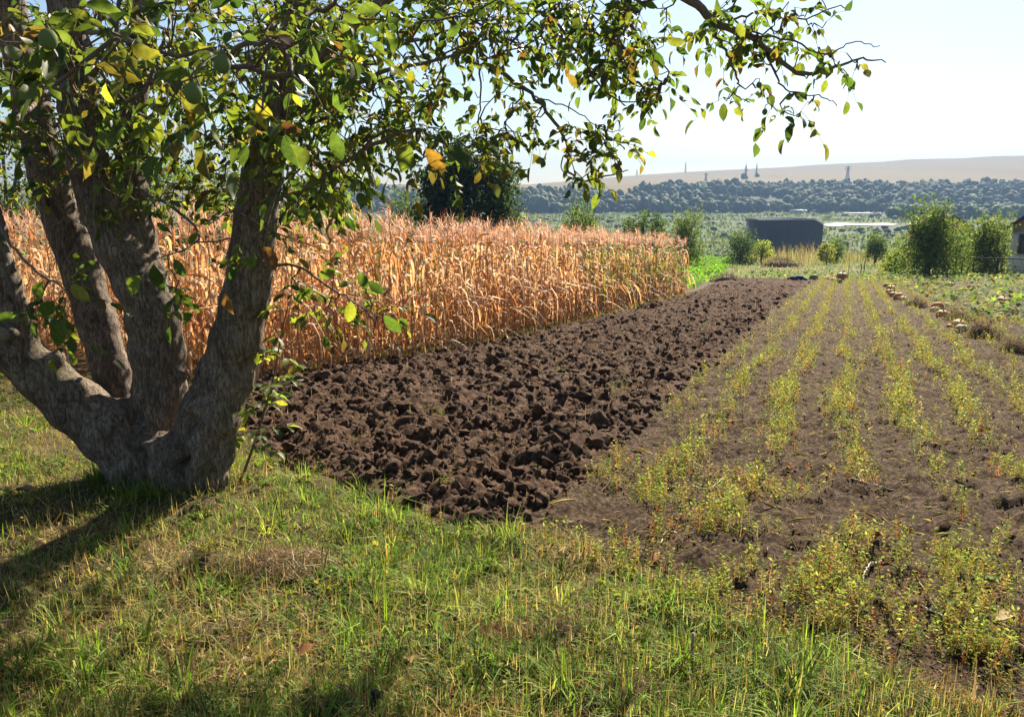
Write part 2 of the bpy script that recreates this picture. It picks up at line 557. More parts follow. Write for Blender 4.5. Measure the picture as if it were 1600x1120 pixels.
def slabs(x, y, cell, s):
    """broken flat pieces: every cell its own height and its own tilt"""
    gx, gy = x / cell, y / cell
    ix, iy = np.floor(gx), np.floor(gy)
    best = np.full(x.shape, 9.0); h = np.zeros(x.shape)
    for dx in (-1, 0, 1):
        for dy in (-1, 0, 1):
            cx, cy = ix + dx, iy + dy
            ox, oy = gx - cx - hsh(cx, cy, s), gy - cy - hsh(cx, cy, s + 3)
            d = np.hypot(ox, oy)
            v = hsh(cx, cy, s + 7) ** 1.5 + ((hsh(cx, cy, s + 9) - .5) * ox + (hsh(cx, cy, s + 11) - .5) * oy) * 1.9 - .35 * d
            m = d < best
            best = np.where(m, d, best); h = np.where(m, v, h)
    return h


def clod_height(x, y):
    h = 0.06 * (fbm(x * 1.6, y * 1.6, 11, 3) - 0.2)
    for cell, amp, s in ((0.36, 0.042, 21), (0.16, 0.052, 31), (0.085, 0.036, 41), (0.045, 0.02, 51)):
        wx = x + cell * 0.55 * (vnoise(x / cell * 1.7, y / cell * 1.7, s + 1) - 0.5)
        wy = y + cell * 0.55 * (vnoise(x / cell * 1.7 + 9, y / cell * 1.7, s + 2) - 0.5)
        h = h + amp * slabs(wx, wy, cell, s)
    return np.maximum(h, -.02) + 0.014


def grid_sheet(name, us, vs, hfun, mat):
    U, V_ = np.meshgrid(us, vs, indexing='ij')
    X, Y = xy(U, V_)
    X = X + 0; Y = Y + 0
    Z = gz(X, Y) + hfun(X, Y)
    V = np.stack([X, Y, Z], -1).reshape(-1, 3)
    nu, nv = len(us), len(vs)
    i, j = np.meshgrid(np.arange(nu - 1), np.arange(nv - 1), indexing='ij')
    a = i * nv + j
    q = np.stack([a, a + nv, a + nv + 1, a + 1], -1).reshape(-1, 4)
    keep = (Z - gz(X, Y)).reshape(-1)[q].max(1) > -0.06
    q = q[keep]
    used, inv = np.unique(q.ravel(), return_inverse=True)
    V = V[used]; q = inv.reshape(-1, 4)
    me = bpy.data.meshes.new(name)
    me.vertices.add(len(V)); me.vertices.foreach_set('co', V.astype(np.float32).ravel())
    me.loops.add(q.size); me.loops.foreach_set('vertex_index', q.ravel().astype(np.int32))
    me.polygons.add(len(q)); me.polygons.foreach_set('loop_start', np.arange(0, q.size, 4, dtype=np.int32))
    me.update(calc_edges=True)
    me.materials.append(mat)
    o = link(name, me); o['kind'] = 'structure'
    return o


def plough_h(x, y):
    sd = signed(x, y, PLOUGH_POLY) + 0.28 * (fbm(x * 2.2, y * 2.2, 61, 3) - 0.45)
    e = np.clip(sd / 0.35, -1, 1)
    return np.where(e > 0, 0.012 + e ** 0.6 * clod_height(x, y), -0.12 * np.clip(-e * 3, 0, 1))


def geo_steps(a, b, first, last):
    s_ = [a]
    while s_[-1] < b:
        t = (s_[-1] - a) / (b - a)
        s_.append(s_[-1] + first * (last / first) ** t)
    return np.array(s_)


PLOUGH = grid_sheet('ploughed_soil', geo_steps(3.0, 45.0, 0.024, 0.085), np.linspace(-6.5, -1.15, 165), plough_h, M_CLOD)
ROWS = [-1.45, -0.98, -0.46, 0.10, 0.65, 1.17, 1.70, 2.23, 2.77, 3.3]


def garden_h(x, y):
    u, v = uv(x, y)
    inside = np.minimum(-signed(x, y, TURF_POLY), np.minimum(-signed(x, y, PLOUGH_POLY) + 0.30, np.minimum(47 - u, v + 2.2)))
    inside = inside + 0.3 * (fbm(x * 1.8, y * 1.8, 71, 3) - 0.45)
    e = np.clip(inside / 0.3, -1, 1)
    h = 0.05 * fbm(x * 3, y * 3, 72, 3)
    d, i = worley(x, y, 0.13, 73); h = h + 0.045 * np.clip(1 - d * 1.3, 0, 1) * i
    d, i = worley(x, y, 0.07, 74); h = h + 0.030 * np.clip(1 - d * 1.3, 0, 1) * i
    h = h + 0.022 * (vnoise(x * 28, y * 28, 75) - .5) + .012 * (vnoise(x * 55, y * 55, 76) - .5)
    h = h + 0.016 * np.cos((v - 0.10) / 0.54 * 2 * np.pi)
    return np.where(e > 0, 0.006 + e * h, -0.12 * np.clip(-e * 3, 0, 1))


GARDEN = grid_sheet('garden_soil', geo_steps(1.6, 47.0, 0.023, 0.55), np.linspace(-2.2, 4.6, 215), garden_h, M_GARDEN)

#@@CLODS
ICO1, ICO1F = ico(1)
ICO2, ICO2F = ico(2)


def clod_shape(v, s):
    q = v.copy()
    for k in range(11):                    # chopped by random planes: broken faces
        n = R.normal(size=3); n /= np.linalg.norm(n); d = R.uniform(0.38, 0.7)
        t = q @ n
        q = q - np.where(t > d, t - d, 0)[:, None] * n[None]
    q = q * (1 + 0.25 * n3(q * 1.0 + s, 2.2, s) + 0.45 * n3(q * 1.0 + s, 7.0, s + 2))[:, None]
    q[:, 2] *= R.uniform(0.6, 0.95)
    return q / np.abs(q).max()


CLODS = [clod_shape(ICO2, k) for k in range(10)]
CLODS_LO = [clod_shape(ICO1, k + 20) for k in range(8)]
# positions: more and larger where the soil was turned last
n = 9000
cu = 3.4 + (43 - 3.4) * R.random(n) ** 1.9; cv = R.uniform(-6.2, -1.35, n)
cx, cy = xy(cu, cv)
sd = signed(cx, cy, PLOUGH_POLY)
k = sd > 0.06
cx, cy = cx[k], cy[k]
cr = np.exp(R.normal(math.log(0.027), 0.55, len(cx))).clip(0.010, 0.10)
cz = gz(cx, cy) + plough_h(cx, cy)
ppx, ppy, pf = project(np.stack([cx, cy, cz], -1))
vis = (ppx > 330) & (ppx < 1290) & (ppy < 860)
order = np.argsort(-(cr / pf) * vis)
clod_me = []
for t in CLODS:
    me = Buf().add(t, ICO2F, (0.1, 0.07, 0.05)).mesh('clod', smooth=False)
    me.materials.append(M_CLOD); clod_me.append(me)
for i in order[:300]:
    o = link('clod', clod_me[int(R.integers(10))], PLOUGH)
    o.location = (cx[i], cy[i], cz[i] + cr[i] * 0.22)
    o.rotation_euler = (R.uniform(-.5, .5), R.uniform(-.5, .5), R.uniform(0, 6.28))
    s_ = cr[i] * R.uniform(0.85, 1.15); o.scale = (s_ * R.uniform(.9, 1.3), s_, s_ * R.uniform(.8, 1.1))
b = Buf()
rest = order[300:2000]
for q in range(8):
    ii = rest[q::8]
    M = rotrand(len(ii)) * cr[ii][:, None, None]
    b.scatter(CLODS_LO[q], ICO1F, M, np.stack([cx[ii], cy[ii], cz[ii] + cr[ii] * 0.2], -1), np.full((len(ii), 3), 0.1))
b.build('clods', M_CLOD, PLOUGH, stuff=True)
# crumbs: fine broken grains on both soils
ICO0, ICO0F = ico(0)
def crumbs(name, n, us, vs, hf, mat, par, med):
    b = Buf()
    gu = us[0] + (us[1] - us[0]) * R.random(n) ** 2.0; gv = R.uniform(vs[0], vs[1], n); x, y = xy(gu, gv)
    hh = hf(x, y); k = hh > 0.004
    x, y, hh = x[k], y[k], hh[k]; n = len(x)
    sz = np.exp(R.normal(math.log(med), 0.55, n)).clip(.003, .03)
    col = np.full((n, 3), .1)
    for q in range(6):
        t = ICO0 * R.uniform(.55, 1.25, (12, 1))
        i = np.arange(q, n, 6)
        b.scatter(t, ICO0F, rotrand(len(i)) * sz[i][:, None, None], np.column_stack([x[i], y[i], gz(x[i], y[i]) + hh[i] + sz[i] * .05]), col[i])
    b.build(name, mat, par, stuff=True)


crumbs('crumbs', 3000, (2.6, 30), (-2.0, 4.4), garden_h, M_GARDEN, GARDEN, .0055)
crumbs('crumbs', 6000, (3.4, 30), (-6.3, -1.3), plough_h, M_CLOD, PLOUGH, .014)

# ================================================================== far side of the valley
def lump_tree(s, v=ICO1):
    q = v * (1 + 1.5 * n3(v + s * 1.3, 2.6, s))[:, None]
    q[:, 2] = q[:, 2] * 1.1
    return q


LUMPS = [lump_tree(k) for k in range(8)]


def lumps_into(b, x, y, rad, zs, col, lobes=2, flat=1):
    """crowns of far trees: overlapping uneven lobes standing on the ground"""
    n = len(x)
    for l in range(lobes):
        for q in range(8):
            ii = np.arange(q, n, 8)
            m = len(ii)
            if m == 0: continue
            f = 1.0 if l == 0 else R.uniform(0.5, 0.75, m)
            r_ = rad[ii] * f
            ang = R.uniform(0, 6.28, m); off = rad[ii] * (0 if l == 0 else 0.7)
            M = rotz(R.uniform(0, 6.28, m)) @ scl(r_, r_, r_ * zs[ii]) if flat == 1 else scl(r_ * flat, r_, r_ * zs[ii]) @ rotz(R.uniform(0, 6.28, m))
            X, Y = x[ii] + off * np.cos(ang), y[ii] + off * np.sin(ang)
            T = np.stack([X, Y, gz(X, Y) + r_ * zs[ii] * 0.75 + (0 if l == 0 else rad[ii] * R.uniform(0, 0.5, m))], -1)
            b.scatter(LUMPS[(q + l) % 8], ICO1F, M, T, col[ii] * R.uniform(.85, 1.15, (m, 1)))


# woodland on the hillside: thousands of crowns that read as one mass
n = 5000
pxs = R.uniform(380, 1700, n); yy = 700 + 330 * R.random(n) ** 1.05
xx = (pxs - 800) / F_PX * yy
top = np.interp(pxs, WOOD_PX, WOOD_Y) + 14 * np.sin(pxs * 0.021) + 9 * np.sin(pxs * 0.053 + 1)
dens = fbm(xx * 0.008, yy * 0.012, 81, 3)
k = (yy < top) & (dens > 0.30)
# clearing with a road and sheds at the right
k &= ~((pxs > 1500) & (yy > 830) & (yy < 905))
k &= ~((pxs > 1380) & (yy < 745))
xx, yy, dens = xx[k], yy[k], dens[k]
rad = R.uniform(2.3, 5.4, len(xx)) * (0.75 + 0.5 * dens) * np.where(yy > 930, 0.62, 1.0)
col = pick([(0.045, 0.072, 0.034), (0.065, 0.092, 0.04), (0.095, 0.118, 0.048), (0.12, 0.11, 0.05)], len(xx), [3, 4, 2.5, .8])
b = Buf(); lumps_into(b, xx, yy, rad, R.uniform(0.8, 1.5, len(xx)), col, 1)
tag(b.build('hillside_wood', M_FOREST, smooth=True), 'hazy blue-green wood covering the far hillside below the stubble field', 'woodland', kind='stuff')

# reeds and willow scrub on the wet valley floor
b = Buf(); n = 700
pxs = R.uniform(330, 1750, n); yy = 175 + 530 * R.random(n) ** 1.25
xx = (pxs - 800) / F_PX * yy
k = (fbm(xx * 0.02, yy * 0.03, 91, 3) > 0.40) & ~((np.abs(yy - 405 - 0.05 * xx) < 26) & (pxs > 1275)) & ~((np.abs(yy - 655) < 30) & (pxs > 1300))
k &= ~((xx > 45) & (xx < 75) & (yy < 185))
xx, yy = xx[k], yy[k]
rad = R.uniform(0.35, 0.95, len(xx)) * (0.75 + yy / 450)
col = pick([(0.13, 0.18, 0.08), (0.15, 0.20, 0.09), (0.18, 0.21, 0.10), (0.11, 0.15, 0.065)], len(xx), [3, 3, 2, 1])
lumps_into(b, xx, yy, rad, R.uniform(0.5, 0.9, len(xx)), col, 2, 1.3)
tag(b.build('valley_scrub', M_FOREST), 'low grey-green reeds and scrub across the wet valley floor', 'scrub', kind='stuff')
b = Buf()
n = 420
pxs = R.uniform(1380, 1720, n); yy = R.uniform(520, 735, n); xx = (pxs - 800) / F_PX * yy
lumps_into(b, xx, yy, R.uniform(2.5, 4.2, n), R.uniform(0.9, 1.4, n), pick([(0.07, 0.11, 0.04), (0.09, 0.13, 0.05), (0.055, 0.09, 0.035)], n))
tag(b.build('poplar_plantation', M_FOREST), 'pale green young plantation at the valley edge behind the right-hand bushes', 'woodland', kind='stuff')

# open water
def pond(name, label, pxy, dz=0.12):
    pts = [G(*p) for p in pxy]
    z = np.mean([p[2] for p in pts]) + 0.55
    b = Buf()
    c = np.mean(pts, axis=0); c[2] = z
    ring = crspline([(*p[:2], z) for p in pts + pts[:1]], 60)[:-1]
    V = np.vstack([[c], ring])
    b.add(V, [(0, 1 + i, 1 + (i + 1) % len(ring)) for i in range(len(ring))], (0.03, 0.04, 0.04))
    o = b.build(name, M_WATER); o['kind'] = 'structure'; o['label'] = label
    return o


pond('water', 'bright strip of open water in the valley right of the dark shed', [(1284, 352.6), (1310, 350.6), (1345, 351.4), (1380, 350.6), (1400, 352), (1370, 353.2), (1340, 352.8), (1300, 354.4)])
pond('water', 'farther thin strip of open water below the wood', [(1316, 333.4), (1340, 332.6), (1380, 332.2), (1398, 332.6), (1375, 333.8), (1335, 334.4)])

# masts and pylons on the hill
def lattice(name, label, px, py, Y, h, w0=4.0, arms=0, cabins=False):
    base = P(px, py, Y); base[2] = gz(base[0], base[1]) - 0.3
    o = thing(name, label, 'pylon' if arms else 'mast', base)
    b = Buf(); c = (0.22, 0.22, 0.23); t = 0.32
    def W(z): return w0 * (1 - 0.78 * z / h) / 2
    zs = np.linspace(0, h, 9)
    for sx in (-1, 1):
        for sy in (-1, 1):
            b.tube([base + (sx * W(z), sy * W(z), z) for z in zs], [t] * 9, c, 4)
    for i in range(8):
        for sy in (-1, 1):
            b.tube([base + (-W(zs[i]), sy * W(zs[i]), zs[i]), base + (W(zs[i + 1]), sy * W(zs[i + 1]), zs[i + 1])], [t * .6] * 2, c, 4)
            b.tube([base + (W(zs[i]), sy * W(zs[i]), zs[i]), base + (-W(zs[i + 1]), sy * W(zs[i + 1]), zs[i + 1])], [t * .6] * 2, c, 4)
    b.build('lattice_frame', M_PLAIN, o)
    for k in range(arms):
        z = h * (0.72 + 0.11 * k)
        Buf().tube([base + (-w0 * 1.1, 0, z), base + (0, 0, z + 1.2), base + (w0 * 1.1, 0, z)], [0.25, 0.4, 0.25], c, 4).build('cross_arm', M_PLAIN, o)
    if cabins:
        Buf().tube([base + (0, 0, h), base + (0, 0, h * 1.25)], [0.35, 0.15], c, 5).build('antenna', M_PLAIN, o)
        for sx in (-1, 1):
            Buf().tube([base + (sx * 1.6, -1, h * .7), base + (sx * 1.6, -2.2, h * .7)], [1.3, 1.3], (0.5, 0.5, 0.5), 10).build('dish', M_PLAIN, o)
    return o


lattice('radio_mast', 'short mast on the ridge, leftmost, above the pale end of the field', 995, 273.5, 1960, 15, 3)
lattice('radio_mast', 'slim mast on the ridge above the hillside wood, second from left', 1071, 269, 1960, 25, 3.2)
lattice('lattice_pylon', 'faint small pylon standing low in the stubble field', 1103, 279, 1180, 12, 3, 2)
lattice('radio_mast', 'tall dark mast with dishes beside a clump of trees on the hill', 1165, 273, 1250, 21, 3.6, 0, True)
lattice('radio_mast', 'thin tall mast with a round bush at its foot on the hill', 1182, 270, 1350, 22, 2.4)
lattice('lattice_pylon', 'lattice pylon with cross arms in the stubble field right of centre', 1324, 278, 1120, 20, 4.4, 3)
for px, py, Y, rr_, nm in ((1163, 269, 1252, 4.6, 'dark tree clump at the foot of the tall hill mast'), (1182.5, 269, 1340, 3.6, 'single round tree at the foot of the thin hill mast')):
    p = P(px, py, Y); p[2] = gz(p[0], p[1])
    o = thing('hill_tree', nm, 'tree', p)
    bb = Buf(); lumps_into(bb, np.array([p[0], p[0] + rr_ * .9]), np.array([p[1], p[1] + 1]), np.array([rr_, rr_ * .6]), np.array([1., 1.]), np.array([(0.05, 0.06, 0.035)] * 2)); bb.build('crown', M_FOREST, o, smooth=True)
    Buf().tube([p + (0, 0, -.5), p + (0, 0, rr_)], [0.4, 0.25], (0.1, 0.08, 0.06), 6).build('trunk', M_WOODY, o)

# far sheds in the clearing and the road
def far_house(label, px, py, Y, w, d, h, rh, wall, roof, yaw=0.2):
    base = P(px, py, Y); base[2] = gz(base[0], base[1]) - 0.3
    o = thing('far_house', label, 'house', base)
    Mz = rotz(np.array(yaw))
    Buf().box((-w / 2, -d / 2, 0), (w / 2, d / 2, h), wall, Mz, base).build('wall', M_PLAIN, o)
    v = np.array([(-w / 2 - .4, -d / 2 - .4, h + .01), (w / 2 + .4, -d / 2 - .4, h + .01), (w / 2 + .4, d / 2 + .4, h + .01), (-w / 2 - .4, d / 2 + .4, h + .01), (-w / 2 - .4, 0, h + rh), (w / 2 + .4, 0, h + rh)]) @ Mz.T + base
    Buf().add(v, [(0, 1, 5), (0, 5, 4), (2, 3, 4), (2, 4, 5), (0, 4, 3), (1, 2, 5), (0, 3, 2), (0, 2, 1)], roof).build('roof', M_PLAIN, o)
    for k in (-.3, .1):
        Buf().box((w * k, -d / 2 - .06, h * .4), (w * k + 1.4, -d / 2 + .05, h * .8), (0.06, 0.07, 0.08), Mz, base).build('window', M_PLAIN, o)
    return o


far_house('bright white farmhouse on the far hillside at the right', 1574, 300.5, 860, 10, 7, 4.2, 2.2, (0.8, 0.8, 0.78), (0.75, 0.75, 0.74))
far_house('small white house left of the bright farmhouse on the far hillside', 1566, 300, 868, 3.5, 4, 3, 1.4, (0.75, 0.75, 0.72), (0.6, 0.58, 0.55))
far_house('white house with grey roof right of the bright farmhouse', 1583, 299, 866, 7, 6, 3.6, 2, (0.75, 0.75, 0.73), (0.4, 0.4, 0.42))
far_house('long low shed at the foot of the far wood', 1245, 330.5, 690, 11, 5, 2.6, 1.2, (0.5, 0.47, 0.42), (0.55, 0.52, 0.5))
far_house('tiny white hut at the foot of the far wood', 1257, 330, 695, 3.5, 3, 2.4, 1.0, (0.8, 0.8, 0.78), (0.7, 0.7, 0.7))
far_house('tiny white hut under the far wood, rightmost of the row', 1272, 329.5, 700, 2.4, 3, 2.4, 1.0, (0.75, 0.75, 0.73), (0.7, 0.7, 0.7))
pts = np.array([(( q - 800) / F_PX * Y, Y) for q, Y in ((1505, 846), (1540, 862), (1570, 875), (1605, 888), (1660, 895))])
cl = crspline(np.column_stack([pts, np.zeros(len(pts))]), 40)
b = Buf(); V = []
for p in cl:
    for s_ in (-4.5, 4.5): V.append((p[0], p[1] + s_ * 1.6, gz(p[0], p[1] + s_ * 1.6) + 0.5))
b.add(V, [t for i in range(39) for t in ((2 * i, 2 * i + 2, 2 * i + 3), (2 * i, 2 * i + 3, 2 * i + 1))], (0.5, 0.49, 0.47))
o = b.build('far_road', M_PLAIN); o['kind'] = 'structure'

# ================================================================== bushes and trees of the middle distance
DIAM = np.array([(0, -.5, 0), (.36, .02, .06), (0, .5, -.04), (-.36, .02, .06)]); DIAMF = np.array([(0, 1, 2), (0, 2, 3)])


def woody(name, label, cat, px, py, w_px, h_px, pal, weights=None, leaf=0.16, nleaf=4000, shape='round', group=None, trunk_h=0.25, Y=None, clumps=70, gap=0.0, low=0.02, dens=1.1):
    base = G(px, py) if Y is None else None
    nleaf = int(nleaf * dens); clumps = int(clumps * 1.3)
    if Y is not None:
        base = P(px, py, Y); base[2] = gz(base[0], base[1])
    f = project(base)[2]
    W, H = w_px * f / F_PX, h_px * f / F_PX
    o = thing(name, label, cat, base, group)
    # limbs
    b = Buf()
    tops = []
    nl = 7
    bc = (0.11, 0.085, 0.06)
    for i in range(nl):
        a = 2 * math.pi * i / nl + R.uniform(-.3, .3); rr_ = W * 0.32 * R.uniform(.3, 1)
        tip = base + (rr_ * math.cos(a), rr_ * math.sin(a), H * R.uniform(.6, .9))
        fork = base + (R.normal() * .02 * W, R.normal() * .02 * W, H * trunk_h * R.uniform(.4, 1))
        mid = (fork + tip) / 2 + (R.normal() * .04 * W, R.normal() * .04 * W, 0)
        pts = crspline([base + (R.normal() * .01 * W, R.normal() * .01 * W, -0.05), fork, mid, tip], 8)
        b.tube(pts, np.linspace(0.02 * H, 0.004 * H, 8), bc, 5)
        tops.append((fork, mid, tip))
    b.build('trunk', M_WOODY, o)
    # leaf clumps through the crown's volume
    C = R.normal(size=(clumps, 3)); C /= np.linalg.norm(C, axis=1)[:, None]
    rad = R.uniform(0.25, 1, clumps) ** 0.5
    C *= rad[:, None]
    lo = H * low; ch = H - lo
    if shape == 'round':
        cc = np.column_stack([C[:, 0] * W * .46, C[:, 1] * W * .46, lo + ch * (.5 + C[:, 2] * .47)])
    elif shape == 'cone':
        z = R.random(clumps); s_ = (1 - z) ** .7 * .5 + .06
        cc = np.column_stack([C[:, 0] * W * s_, C[:, 1] * W * s_, lo + ch * z])
    if shape != 'loose':
        cw = W * R.uniform(0.08, 0.16, clumps)
        idx = R.integers(0, clumps, nleaf)
        d = R.normal(size=(nleaf, 3)); d /= np.linalg.norm(d, axis=1)[:, None]
        pos = cc[idx] + d * (cw[idx] * R.random(nleaf) ** .45)[:, None] * np.array([1, 1, .85])
    else:                                        # loose: leafy sprays reaching up and out from the limbs
        ns = int(clumps * 1.3)
        az = R.uniform(0, 6.28, ns); el = np.radians(R.uniform(-14, 78, ns))
        reach = R.uniform(.62, 1.06, ns)
        end = np.column_stack([np.cos(az) * np.cos(el) * W * .5, np.sin(az) * np.cos(el) * W * .5, lo + ch * (.03 + .97 * np.clip(np.sin(el), 0, 1) ** .85)]) * reach[:, None]
        beg = np.column_stack([R.normal(size=ns) * W * .17, R.normal(size=ns) * W * .17, lo + ch * R.uniform(.0, .42, ns)])
        idx = R.integers(0, ns, nleaf); t = R.random(nleaf) ** .5
        pos = beg[idx] + (end[idx] - beg[idx]) * t[:, None] + np.column_stack([0 * t, 0 * t, .10 * ch * np.sin(t * np.pi) * np.clip(np.sin(el[idx]), 0, 1)])
        pos = pos + R.normal(size=(nleaf, 3)) * (W * .042 + leaf * .4) * np.array([1, 1, 1.0])
        cc = end
    pos[:, 2] = np.maximum(pos[:, 2], 0.05)
    # sprigs that break the outline
    ns = nleaf // 9
    dirs = R.normal(size=(ns // 8, 3)) + (0, 0, .9); dirs /= np.linalg.norm(dirs, axis=1)[:, None]
    st = cc[R.integers(0, len(cc), ns // 8)]
    t = R.random((ns // 8, 8))
    sp = (st[:, None] + dirs[:, None] * (t * W * .2)[:, :, None] + R.normal(size=(ns // 8, 8, 3)) * leaf * .35).reshape(-1, 3)
    pos = np.vstack([pos, sp])
    pos = pos[pos[:, 2] < H * 1.06]
    m = len(pos)
    ls = leaf * R.uniform(.6, 1.3, m)
    M = rotrand(m) * ls[:, None, None]
    shade = np.repeat(R.uniform(.75, 1.25, clumps), 1)
    colr = pick(pal, m, weights)
    Buf().scatter(DIAM, DIAMF, M, pos + base, colr).build('crown', M_BUSH, o)
    return o


DG = [(0.03, 0.05, 0.022), (0.045, 0.07, 0.028), (0.065, 0.09, 0.035)]
MG = [(0.06, 0.09, 0.03), (0.085, 0.12, 0.04), (0.12, 0.15, 0.05), (0.15, 0.14, 0.05)]
YG = [(0.16, 0.19, 0.04), (0.22, 0.24, 0.05), (0.12, 0.15, 0.04), (0.27, 0.24, 0.06)]
# behind the corn
woody('round_tree', 'large dark dense round tree rising behind the corn', 'tree', 735, 430, 165, 212, [(0.02, 0.034, 0.016), (0.03, 0.048, 0.02), (0.045, 0.065, 0.026)], [3, 3, 1], 0.22, 17000, 'round', Y=46, clumps=190, low=.06)
woody('bush', 'dark loose bush left of the round tree behind the corn', 'bush', 640, 432, 95, 135, DG + MG[:2], None, .16, 5000, 'loose', Y=47)
woody('bush', 'thin leafy tree behind the corn just right of the walnut stem', 'tree', 478, 425, 80, 150, MG[:3], None, .16, 3500, 'loose', Y=44)
woody('bush', 'low bush behind the corn between thin tree and dark bush', 'bush', 560, 428, 90, 108, DG + MG[:2], None, .16, 3500, 'loose', Y=48)
for q, (px, wp, hp, lb) in enumerate(((20, 190, 260, 'leafy green tree at the left picture edge behind the corn'), (150, 150, 220, 'green tree seen between the two left walnut stems'), (275, 170, 200, 'green tree behind the middle walnut stems'), (380, 140, 180, 'green tree directly behind the right walnut stem'))):
    woody('orchard_tree', lb, 'tree', px, 425, wp, hp, MG, [3, 3, 2, .5], .18, 6000, 'round', Y=42 + 2 * q, clumps=110)
woody('bush', 'small bright green bush right of the round tree at the corn top', 'bush', 812, 428, 44, 100, MG[2:] + YG[:2], None, .15, 1800, 'loose', Y=50)
woody('bush', 'grey-green bush behind the corn below the drooping walnut twig', 'bush', 908, 425, 82, 118, MG[:3], None, .16, 5000, 'loose', Y=52)
woody('bush', 'dark flat-topped bush behind the far end of the corn', 'bush', 1006, 420, 76, 95, DG + MG[:1], None, .16, 4500, 'round', Y=60)
woody('fruit_tree', 'leafy small tree at the right end of the corn', 'tree', 1072, 408, 74, 94, MG, [3, 3, 2, 1], .17, 5000, 'loose', Y=72)
# along the lower edge of the plot
woody('bush', 'dark bush left of the slate-blue shed', 'bush', 1158, 402, 58, 56, DG + MG[:2], None, .2, 3200, 'loose', Y=90)
woody('fruit_tree', 'small yellow-green tree in front of the slate-blue shed corner', 'tree', 1190, 398, 40, 38, YG, None, .2, 1100, 'loose', Y=92, trunk_h=.6, low=.35)
woody('bush', 'round yellowing bush right of the slate-blue shed', 'bush', 1292, 400, 30, 36, YG + [(0.3, 0.24, 0.06)], None, .18, 1500, 'round', Y=88)
woody('bush', 'small grey-green bush behind the yellowing bush', 'bush', 1308, 398, 34, 40, MG[:3], None, .2, 1300, 'loose', Y=100)
woody('fruit_tree', 'small slender tree left of the big hedge bush', 'tree', 1368, 402, 40, 52, MG[:3] + DG[2:], None, .18, 2200, 'loose', Y=80, trunk_h=.5, low=.3)
woody('hedge_bush', 'biggest green bush standing left of the wire fence', 'bush', 1446, 433, 118, 124, MG, [4, 4, 2, 1], .14, 9500, 'loose', clumps=120, low=.0)
woody('hedge_bush', 'green bush beside the grey house behind the fence', 'bush', 1536, 430, 76, 94, MG, [3, 4, 3, 1], .14, 6000, 'loose', clumps=90, low=.0)
woody('bush', 'olive bush between the big hedge bush and the house-side bush', 'bush', 1492, 420, 60, 72, MG[1:] + [(0.15, 0.12, 0.06)], None, .16, 4000, 'loose', Y=68)
woody('bush', 'low yellow-green bush at the left foot of the big hedge bush', 'bush', 1398, 425, 46, 36, YG + MG[2:], None, .15, 1500, 'loose', Y=54)
woody('fruit_tree', 'pale tree top behind the house-side bush', 'tree', 1560, 400, 70, 82, MG[2:] + [(0.14, 0.15, 0.07)], None, .2, 2800, 'loose', Y=95)

# ================================================================== buildings
def dark_shed():
    Y = 148.0
    zb = gz(57, Y) - 0.3
    def X(px): return (P(px, 370, Y))[0]
    def Z(py): return P(1235, py, Y)[2]
    x0, x1 = X(1184), X(1285)
    o = thing('shed', 'long slate-blue corrugated shed with a cut-off right roof corner', 'shed', ((x0 + x1) / 2, Y, zb))
    top, ch, xc = Z(344.5), Z(351.5), X(1268)
    c = (0.115, 0.125, 0.165)
    # near long wall: sheets of corrugated steel, each a part
    xs = np.linspace(x0, x1, 15)
    def roofz(x): return np.interp(x, [x0, xc, x1], [top - .03, top, ch])
    for i in range(14):
        b = Buf(); V = []; f = []
        m = 17
        for k in range(m):
            x = xs[i] + (xs[i + 1] - xs[i]) * (k / (m - 1)); yo = Y + (0.025 if k % 2 else 0) - (0.012 if i % 2 else 0)
            V += [(x, yo, zb), (x, yo, roofz(x))]
        for k in range(m - 1): f += [(2 * k, 2 * k + 2, 2 * k + 3), (2 * k, 2 * k + 3, 2 * k + 1)]
        b.add(V, f, np.array(c) * R.uniform(.97, 1.03)).build('panel', M_PLAIN, o)
    D = 8.0
    b = Buf()
    pr = [(x0, zb), (x1, zb), (x1, ch), (xc, top), (x0, top - .03)]
    V = [(x, Y + .09, z) for x, z in pr] + [(x, Y + D, z) for x, z in pr]
    b.add(V, [(0, 2, 1), (0, 3, 2), (0, 4, 3), (5, 6, 7), (5, 7, 8), (5, 8, 9), (1, 2, 7), (1, 7, 6), (0, 5, 9), (0, 9, 4)], c).build('wall', M_PLAIN, o)
    b = Buf()
    pr = [(x0 - .2, top - .0), (xc, top + .03), (x1 + .12, ch)]
    V = []
    for x, z in pr: V += [(x, Y - .25, z + .02), (x, Y + D + .25, z + .02), (x, Y - .25, z + .26), (x, Y + D + .25, z + .26)]
    f = []
    for i in range(2):
        a, d = 4 * i, 4 * i + 4
        for p_, q_ in ((0, 1), (2, 3), (0, 2), (1, 3)): f += [(a + p_, d + p_, d + q_), (a + p_, d + q_, a + q_)]
    f += [(0, 1, 3), (0, 3, 2), (8, 9, 11), (8, 11, 10)]
    rf = b.add(V, f, (0.42, 0.43, 0.47)).build('roof', M_PLAIN, o)
    Buf().box((X(1240), Y + 1, top - .1), (X(1253), Y + 2.2, top + .42), (0.14, 0.14, 0.16)).build('roof_vent', M_PLAIN, rf)


dark_shed()


